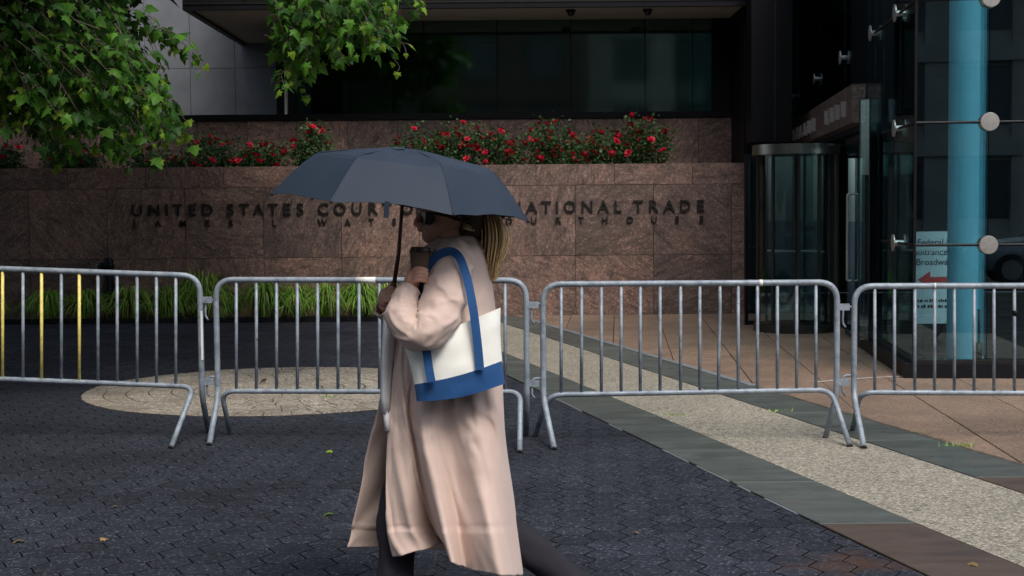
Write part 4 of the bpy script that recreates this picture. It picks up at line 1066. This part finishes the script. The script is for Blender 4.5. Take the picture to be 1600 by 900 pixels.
# collar
cr_ = []
for q in range(15):
    a = R(200) - R(400) * q / 14 + R(0)
    cr_.append(a)
col_rows = []
for (rx, ry, cx, py, lift) in ((26, .060, 707, 388, 0), (29, .066, 706, 372, 0), (33, .078, 707, 374, 0), (42, .102, 709, 392, 0), (45, .108, 709, 397, 0)):
    row = []
    for q in range(29):
        a = R(158) - R(316) * q / 28          # from near front round the back to far front
        c_, s__ = math.cos(a), math.sin(a)
        row.append(W(cx + rx * c_ * 1.15 - (6 if abs(a) > 2 else 0), py - 4 * c_ + (7 if abs(a) > 2.2 else 0), -ry * s__))
    col_rows.append(row)
coat.grid(col_rows)
ct = coat.build('coat', M['coat'], woman, True, label='long open beige trench coat with wide sleeves')
md = ct.modifiers.new('s', 'SOLIDIFY'); md.thickness = .005; md.offset = -1
evaluated(ct); ct.data.shade_smooth()
# stitched hem line on the coat and sleeve cuffs strap
# trousers
tr = MB()
def leg(lst, n=28):
    p_, r_ = tubepts(lst, 10); o = len(tr.v); tr.tube(p_, r_, n)
    for k in range(len(p_)):
        for q in range(n):
            v = tr.v[o + k * n + q]; d = v - p_[k]; tr.v[o + k * n + q] = p_[k] + d * (1 + .10 * noise.noise(Vector((q * .3, k * .15, lst[0][2] * 50))) + .13 * max(0, 1 - 3.5 * abs(noise.noise(Vector((q * .2 + k * .07, k * .1, 7 + lst[0][2] * 20))))))
leg([(694, 590, -.06, .11), (652, 700, .01, .07), (620, 790, -.01, .062), (619, 880, -.03, .066), (616, 965, -.05, .066)])
leg([(706, 590, .07, .115), (730, 700, .08, .098), (768, 806, .08, .076), (850, 876, .08, .062), (922, 935, .08, .062)])
tr.tube([W(700, 540), W(700, 620)], [.135, .15], 18)
tr.build('trousers', M['trousers'], woman, True)
# shoes
for (ax_, ay, tx, ty, dy) in ((614, 978, 566, 995, -.05), (928, 950, 905, 996, .08)):
    m = MB(); m.tube(spline([W(ax_ + 10, ay - 2, dy), W(ax_, ay + 4, dy), W((ax_ + tx) / 2, (ay + ty) / 2 + 2, dy), W(tx, ty - 6, dy), W(tx - 6, ty - 5, dy)], 4), [.03, .038, .042, .044, .044, .045, .046, .045, .044, .043, .042, .04, .036, .03, .025, .016, .008], 12, True, .8)
    m.build('shoe', M['rubber'], woman, True)
# pale cloth hanging at the open front
m = MB()
rows_ = []
for py, a, b in ((495, 601, 622), (530, 599, 616), (580, 597, 614), (620, 596, 613), (645, 597.5, 613.5)):
    rows_.append([W(a + (b - a) * t, py, -.135 - .02 * math.sin(t * 5)) for t in (0, .25, .5, .75, 1)])
m.grid(rows_)
rows_ = [[W(a + (b - a) * t, py, -.14 - .01 * math.sin(t * 5)) for t in (0, .33, .66, 1)] for py, a, b in ((643, 600.5, 612), (660, 602, 611.5), (673, 603, 610.5))]
m.grid(rows_)
o = m.build('shirt', M['shirt'], woman, True, label='pale grey shirt tail hanging in the open coat'); md = o.modifiers.new('s', 'SOLIDIFY'); md.thickness = .006; evaluated(o); o.data.shade_smooth()
# hair
hr = MB()
hrow = [(376, 722, 758, .035), (368, 716, 760, .05), (358, 715, 760, .062), (348, 717, 760, .073), (338, 718, 760, .081), (328, 712, 761, .085), (318, 676, 760, .086), (308, 662, 757, .085), (299, 667, 750, .078), (290, 678, 738, .062), (284, 695, 720, .03), (282, 704, 710, .006)]
rows_ = []
for py, f, b, wd in hrow:
    ring = []
    for k in range(40):
        a = 2 * math.pi * k / 40; c_, s__ = math.cos(a), math.sin(a)
        q = 1 + .02 * math.sin(k * 5.3 + py * .2)
        ring.append(W((f + b) / 2 + (b - f) / 2 * c_ * q, py, wd * math.copysign(abs(s__) ** .8, s__) * q))
    rows_.append(ring)
hr.grid(rows_, True); hr.f.append(list(range(40))[::-1]); hr.m.append(0)
rnh = random.Random(4)
for k in range(40):                                  # combed strands over the sides
    sgn = -1 if k % 4 else 1; y0 = rnh.uniform(290, 350)
    hr.tube(spline([W(690 + rnh.uniform(-20, 20), y0 - 10, sgn * (.083 + rnh.uniform(-.004, .004))), W(722, y0, sgn * .086), W(757, y0 * .6 + 138 + rnh.uniform(-4, 4), sgn * .045)], 4), .0035, 5)
hr.build('hair', M['hair'], woman, True)
m = MB(); 
for k in range(620):
    u, v_ = rnh.gauss(0, 1), rnh.gauss(0, 1); 
    e = [(746 + u * 2, 334 + v_ * 4, v_ * .012), (764 + u * 5.5, 338 + v_ * 4, v_ * .02), (773 + u * 8, 365, v_ * .028), (770 + u * 7.5, 398, v_ * .03), (766 + u * 5, 425 + rnh.uniform(-14, 8), v_ * .022), (765 + u * 4, 436 + rnh.uniform(-25, 6), v_ * .018)]
    m.mi = 1 if rnh.random() < .07 else 0
    m.tube(spline([W(*q) for q in e], 4), [.0014] * 20 + [.0006], 4)
pc, pr = tubepts([(748, 334, 0, .012), (764, 340, 0, .022), (771, 366, 0, .030), (769, 398, 0, .029), (766, 424, 0, .018), (765, 436, 0, .006)], 6); o_ = len(m.v); m.mi = 0; m.tube(pc, pr, 24)
for q_ in range(o_, len(m.v)): m.v[q_] += Vector((noise.noise(m.v[q_] * 60) * .004, noise.noise(m.v[q_] * 50 + Vector((3, 3, 3))) * .004, 0))
for k in range(26):
    v_ = rnh.uniform(-1, 1); m.mi = rnh.choice((0, 1)); m.tube(spline([W(724, 352 + v_ * 5, -.08), W(742, 357 + v_ * 4, -.055), W(756, 345 + v_ * 5, -.02)], 4), .003, 5)
m.build('ponytail', [M['blond'], M['hair']], woman, True, label='long blond ponytail')
# sunglasses
sgl = MB()
for sgn in (-1, 1):
    c = [(656, 331), (677, 331.5), (679, 340), (675, 350), (664, 352), (657, 345)]
    zz = [.012, .066, .070, .064, .030, .014]
    f_ = [W(656.0 + (a - 656) * .42 + (1 if k in (0, 5) else 0), b, sgn * zz[k]) for k, (a, b) in enumerate(c)]
    f2 = [p + Vector((.006, 0, 0)) for p in f_]
    n = len(f_); sgl.add(f_ + f2, [tuple(range(n)), tuple(range(2 * n - 1, n - 1, -1))] + [(k, (k + 1) % n, n + (k + 1) % n, n + k) for k in range(n)])
    side = [W(665, 332, sgn * .072), W(679, 332, sgn * .0735), W(679, 346, sgn * .0725), W(672, 352, sgn * .067), W(666, 350, sgn * .062)]
    s2 = [p + Vector((0, sgn * .005, 0)) for p in side]; n = 5
    sgl.add(side + s2, [tuple(range(n)), tuple(range(2 * n - 1, n - 1, -1))] + [(k, (k + 1) % n, n + (k + 1) % n, n + k) for k in range(n)])
    sgl.tube([W(666, 333, sgn * .074), W(690, 334, sgn * .080), W(714, 335, sgn * .082)], .004, 6)
sgl.build('sunglasses', M['lens'], woman)

# ------------------------------------------------------------------ coffee cup
cpt = thing('coffee_cup', 'brown paper coffee cup with dark lid in the raised hand', 'cup', tuple(W(656, 437, cy_)))
ca, cbt = W(657, 394, cy_), W(655, 440, cy_)
m = MB(); m.tube([cbt, cbt.lerp(ca, .5), ca], [.028, .033, .038], 20); m.build('cup', M['cup'], cpt, True)
m = MB(); u_ = (ca - cbt).normalized(); m.tube([ca, ca + u_ * .004, ca + u_ * .006, ca + u_ * .016, ca + u_ * .018], [.041, .041, .037, .034, .030], 20); o = m.build('lid', M['lid'], cpt); smooth_angle(o, 35)

# ------------------------------------------------------------------ umbrella
UC = W(628, 325, -.09)
axis = Vector((.112, 0, .994)).normalized(); ux = Vector((axis.z, 0, -axis.x)); uy = Vector((0, 1, 0))
um = thing('umbrella', 'dark slate folding umbrella held over the walking woman', 'umbrella', tuple(UC))
def UP(r, a, h): return UC + ux * (r * math.cos(a)) + uy * (r * math.sin(a)) + axis * h
prof = [(0.0, .214), (.05, .211), (.12, .202), (.20, .190), (.27, .178), (.315, .168), (.335, .156), (.37, .122), (.41, .078), (.445, .036), (.476, 0)]
NR = 7; a_off = R(-115.7); rings = []
cn = MB()
for r, h in prof:
    row = []
    for k in range(NR):
        a0 = a_off + 2 * math.pi * k / NR; a1 = a_off + 2 * math.pi * (k + 1) / NR
        p0, p1 = UP(r, a0, h), UP(r, a1, h)
        for q in range(10):
            t = q / 10; p = p0.lerp(p1, t)                    # straight chord between the ribs, sagging a little
            bow = math.sin(math.pi * t)
            rad = (p - UC - axis * (p - UC).dot(axis)); rr = r / .476
            p = p + (rad.normalized() if rad.length > 1e-6 else rad) * (bow * .012 * (1 - rr) * 2 * r / .476) + axis * (bow * (.010 * rr ** 6 - .010 * rr * (1 - rr) * 2))
            p += axis * (noise.noise(Vector((k * 3 + t * 2, r * 9, 2))) * .009 + noise.noise(Vector((k * 5 + t * 5, r * 6, 7))) * .005)
            row.append(p)
    rings.append(row)
cn.grid(rings, True)
cano = cn.build('canopy', M['nylon'], um); md = cano.modifiers.new('s', 'SOLIDIFY'); md.thickness = .0015; evaluated(cano); smooth_angle(cano, 8)
hd = W(613.5, 462, -.105)
m = MB(); m.tube([UC + axis * .222, UC, W(623, 395, -.10), W(616, 442, -.105)], [.006, .0065, .0075, .008], 10); m.build('shaft', M['plastic'], um, True)
m = MB(); m.tube([W(616.5, 438, -.104), W(615, 447, -.105), W(613.5, 462, -.105), W(612.5, 477, -.105), W(612.3, 480, -.105)], [.008, .011, .012, .013, .009], 14); m.build('handle', M['plastic'], um, True)
m = MB(); m.tube([UC + axis * .210, UC + axis * .222, UC + axis * .236], [.012, .010, .004], 12); m.build('tip', M['black'], um, True)
m = MB(); m.tube([UC + axis * .07, UC + axis * .03], .013, 12); m.build('runner', M['black'], um, True)
for k in range(NR):
    a = a_off + 2 * math.pi * k / NR
    m = MB(); m.tube([UP(max(r - .002, .002), a, h - .007) for r, h in prof], .0022, 5); rb_ = m.build('rib', M['black'], um)
    m = MB(); m.tube([UP(r, a, h + .001) for r, h in prof], .0026, 5); m.build('seam', M['nylon'], cano)
    m = MB(); m.tube([UP(.012, a, .05), UP(.25, a, .172)], .002, 5); m.build('strut', M['black'], rb_)
    m = MB(); m.tube([UP(.470, a, .004), UP(.482, a, -.004)], [.003, .0022], 6); m.build('rib_cap', M['black'], rb_)
m = MB(); m.grid([[UP(.455, R(-92 - w_), .02 - z), UP(.455, R(-92 + w_), .02 - z)] for z, w_ in ((0, 1.2), (.03, 1.2), (.055, 1.0))]); m.build('closing_strap', M['nylon'], um)

# ------------------------------------------------------------------ tote bag on the shoulder
tb = thing('tote_bag', 'white canvas tote bag with blue base and straps on the left shoulder', 'bag', tuple(W(715, 620, -.30)))
TLb, TRb, BLb, BRb = (632, 538), (781, 481), (652, 627), (788, 599)
def bagpt(u, v, side):                 # u left-right, v top-bottom, side -1 front .. +1 back
    a = Vector(TLb).lerp(Vector(TRb), u); b = Vector(BLb).lerp(Vector(BRb), u); q = a.lerp(b, v); q.y += (3 + 4 * v) * math.sin(math.pi * u) * (1 if v > .8 else .8); q.x += 3 * math.sin(math.pi * v) * (1 - 2 * u)
    bulge = math.sin(math.pi * min(max(u, 0), 1)) ** .5 * (.35 + .65 * math.sin(math.pi * min(1, v * .55 + .12)))
    th = .014 + .045 * bulge
    wv = noise.noise(Vector((u * 4, v * 3, side * 2))) * .014 * (1.1 - v) + noise.noise(Vector((u * 9, v * 7, side * 2 + 5))) * .005
    return W(q.x, q.y, -.265 + side * th + wv)
def bagshell(v0, v1, nvv, out=0.0, bottom=False):
    m = MB(); rows_ = []
    loop = [(u / 14, -1) for u in range(15)] + [(1 - u / 14, 1) for u in range(15)]
    for k in range(nvv + 1):
        v = v0 + (v1 - v0) * k / nvv
        rows_.append([bagpt(u, v, s) + Vector(((u - .5) * out * .6, s * out, 0)) for u, s in loop])
    m.grid(rows_, True)
    if bottom: m.f.append(list(range(len(m.v) - 30, len(m.v)))[::1]); m.m.append(0)
    return m
m = bagshell(0, .73, 8); o = m.build('bag_body', M['canvas'], tb); md = o.modifiers.new('s', 'SOLIDIFY'); md.thickness = .003; evaluated(o); smooth_angle(o, 60)
m = bagshell(.70, 1.0, 4, .006, True); o = m.build('bag_base', M['bluecanvas'], tb); smooth_angle(o, 60)
def ribbon(name, pts, wd, parent, mat, n=6, th=.004):
    pth = spline([W(*p) for p in pts], n); m = MB(); A_, B_ = [], []
    for i, p in enumerate(pth):
        t = (pth[min(i + 1, len(pth) - 1)] - pth[max(i - 1, 0)]).normalized(); vw = Vector((0, 1, 0)); sd_ = t.cross(vw).normalized() * wd / 2
        nn = sd_.cross(t).normalized() * th
        A_.append([p - sd_, p + sd_, p + sd_ + nn, p - sd_ + nn])
    m.grid(A_, True); o = m.build(name, mat, parent); smooth_angle(o, 50); return o
fb = lambda x, y: None
ribbon('strap', [(674, 597, -.342), (670, 575, -.34), (666, 545, -.33), (660, 500, -.26), (659, 458, -.20), (665, 430, -.225), (676, 408, -.24), (690, 396, -.25), (706, 393, -.262), (718, 403, -.285), (729, 432, -.305), (738, 475, -.33), (743, 510, -.336), (747, 545, -.339), (750, 578, -.341)], .030, tb, M['bluecanvas'])

# ------------------------------------------------------------------ fallen leaves and small weeds
def fallen(px, py, label, sz=.05, mt='leafyoung'):
    c = G(px, py); vs_, fs_ = leaf_verts(Vector((c.x, c.y, .016)), Vector((rn.uniform(-1, 1), rn.uniform(-1, 1), .05)).normalized(), Vector((rn.uniform(-.2, .2), rn.uniform(-.5, 0), 1)), sz, .3)
    m = MB(); m.add(vs_, fs_); m.solo('fallen_leaf', M[mt], label, 'leaf', 'fallen leaves on the paving')
for a in ((513, 807, 'small yellow leaf lying on the dark pavers left of the coat hem', .055), (518, 707, 'pale green leaf on the pavers below the second barrier', .045), (30, 849, 'pale dry leaf on the pavers near the lower left corner', .06, 'bladedry'), (178, 795, 'tiny dry leaf on the dark pavers at left', .035, 'bladedry'), (155, 846, 'tan dry leaf on the pavers right of the lower left corner', .05, 'bladedry'),
          (1518, 883, 'orange brown leaf on the brown slab at lower right', .05, 'bladedry'), (992, 836, 'small dry leaf on the pavers right of the trailing leg', .035, 'bladedry'), (408, 600, 'orange leaf lying on the pale cobbles', .10, 'bladedry')): fallen(*a)
def weed(px, py, label, sd_, n=22, sz=.038):
    c = G(px, py); r_ = random.Random(sd_); m = MB()
    for k in range(n):
        b = Vector((c.x + r_.gauss(0, .05), c.y + r_.gauss(0, .015), 0)); d = Vector((r_.gauss(0, 1), r_.gauss(0, .6), r_.uniform(.3, 1))).normalized() * sz * r_.uniform(.5, 1.2); t = Vector((.004, 0, 0))
        m.mi = r_.choice((0, 1)); m.add([b - t, b + t, b + d], [(0, 1, 2)])
    m.solo('weed', [M['blade'], M['bladetip']], label, 'weed', 'weeds growing in the paving joints')
weed(1053, 649, 'flat weed tuft on the aggregate strip near its left edge', 1); weed(1213, 643, 'thin weed at the aggregate and bluestone joint behind the third barrier', 2)
weed(1498, 698, 'bright green weed in the joint beside the tan slabs at right', 3, 40, .05); weed(1428, 676, 'tiny weed in the joint near the glass lobby barrier', 4, 14, .03); weed(515, 622, 'green weed at the lower edge of the cobble circle', 5, 40, .05)

# ------------------------------------------------------------------ across the street (seen only mirrored in the glass)
def facade(name, label, x0, x1, y, h, mat, seed, bay=3.2, storey=3.6):
    t = thing(name, label, 'building', ((x0 + x1) / 2, y, 0), 'buildings mirrored in the glass')
    m = MB(); m.box((x0, y - 12, 0), (x1, y - .3, h)); m.build('wall', mat, t)
    pm_ = MB(); pm_.box((-bay * .29, -.28, 0), (bay * .29, -.24, storey * .62)); pme = pm_.mesh('window', M['pane'])
    nb = int((x1 - x0) / bay); b_ = (x1 - x0) / nb
    m = MB()
    for i in range(nb + 1): m.box((x0 + i * b_ - .35 * b_ * .55, y - .3, 0), (x0 + i * b_ + .35 * b_ * .55, y, h - 1))
    m.build('pilasters', mat, t)
    m = MB(); nf = int((h - 1.5) / storey)
    for j in range(nf + 1): m.box((x0, y - .299, j * storey - .1), (x1, y + .12, j * storey + .55))
    m.box((x0 - .4, y - .3, h - 1), (x1 + .4, y + .8, h)); m.build('cornice', mat, t)
    for i in range(nb):
        for j in range(nf): put('window', pme, t, (x0 + (i + .5) * b_, y, j * storey + 1.1))
facade('stone_building', 'pale stone building with pilasters and cornice mirrored in the window band', 4.8, 40, -30, 17, M['stone'], 1)
facade('brick_building', 'dull tall building mirrored dimly in the left of the window band', -36, 3.4, -28, 24, M['brickfar'], 2)

car = thing('parked_car', 'silver car parked at the kerb, mirrored in the lobby glass', 'car', (8.2, -3.4, 0))
cp = [(-2.25, .45, .70, .70), (-2.15, .32, .82, .80), (-1.2, .28, .93, .88), (-.85, .28, .98, .90), (.9, .28, 1.0, .90), (1.7, .28, .97, .88), (2.15, .32, .88, .82), (2.25, .45, .72, .72)]
def loft(sec):
    m = MB(); rows_ = []
    for x, zb, zt_2, hw in sec:
        rows_.append([Vector((8.2 + x, -3.4 + hw * a, zb + (zt_2 - zb) * b)) for a, b in ((-.92, 0), (-1, .25), (-1, .7), (-.9, .95), (-.6, 1), (.6, 1), (.9, .95), (1, .7), (1, .25), (.92, 0))])
    m.grid(rows_, True); n = 10; k = len(m.v); m.f += [list(range(n))[::-1], list(range(k - n, k))]; m.m += [0, 0]; return m
o = loft(cp).build('body', M['carpaint'], car); smooth_angle(o, 40)
o = loft([(-1.05, .93, .95, .86), (-.45, .93, 1.36, .74), (.0, .93, 1.42, .70), (.9, .93, 1.40, .70), (1.75, .93, .97, .80)]).build('cabin_glass', M['pane'], car); smooth_angle(o, 40)
o = loft([(-.42, 1.35, 1.375, .70), (.0, 1.40, 1.435, .69), (.85, 1.38, 1.42, .69), (1.1, 1.30, 1.34, .69)]).build('roof', M['carpaint'], car)
for sx in (-1.38, 1.38):
    for sy in (-1, 1):
        m = MB(); m.tube([(8.2 + sx, -3.4 + sy * .72, .32), (8.2 + sx, -3.4 + sy * .91, .32)], .32, 20); wh = m.build('wheel', M['rubber'], car)
        m = MB(); m.tube([(8.2 + sx, -3.4 + sy * .90, .32), (8.2 + sx, -3.4 + sy * .92, .32)], .2, 16); m.build('rim', M['steel'], wh)
for sy in (-1, 1):
    m = MB(); m.tube([(5.98, -3.4 + sy * .52, .66), (6.06, -3.4 + sy * .58, .68)], .09, 10); m.build('headlight', M['white'], car)
    m = MB(); m.tube([(8.2 - .75, -3.4 + sy * .92, .98), (8.2 - .75, -3.4 + sy * 1.05, 1.0)], .07, 8); m.build('mirror', M['carpaint'], car)
    m = MB(); m.box((8.2 + .0, -3.4 + sy * .895 - .015, .84), (8.2 + .18, -3.4 + sy * .895 + .015, .87)); m.build('door_handle', M['steel'], car)
print('objects', len(bpy.data.objects), 'tris', sum(len(o.data.loop_triangles) if o.type == 'MESH' else 0 for o in bpy.data.objects))
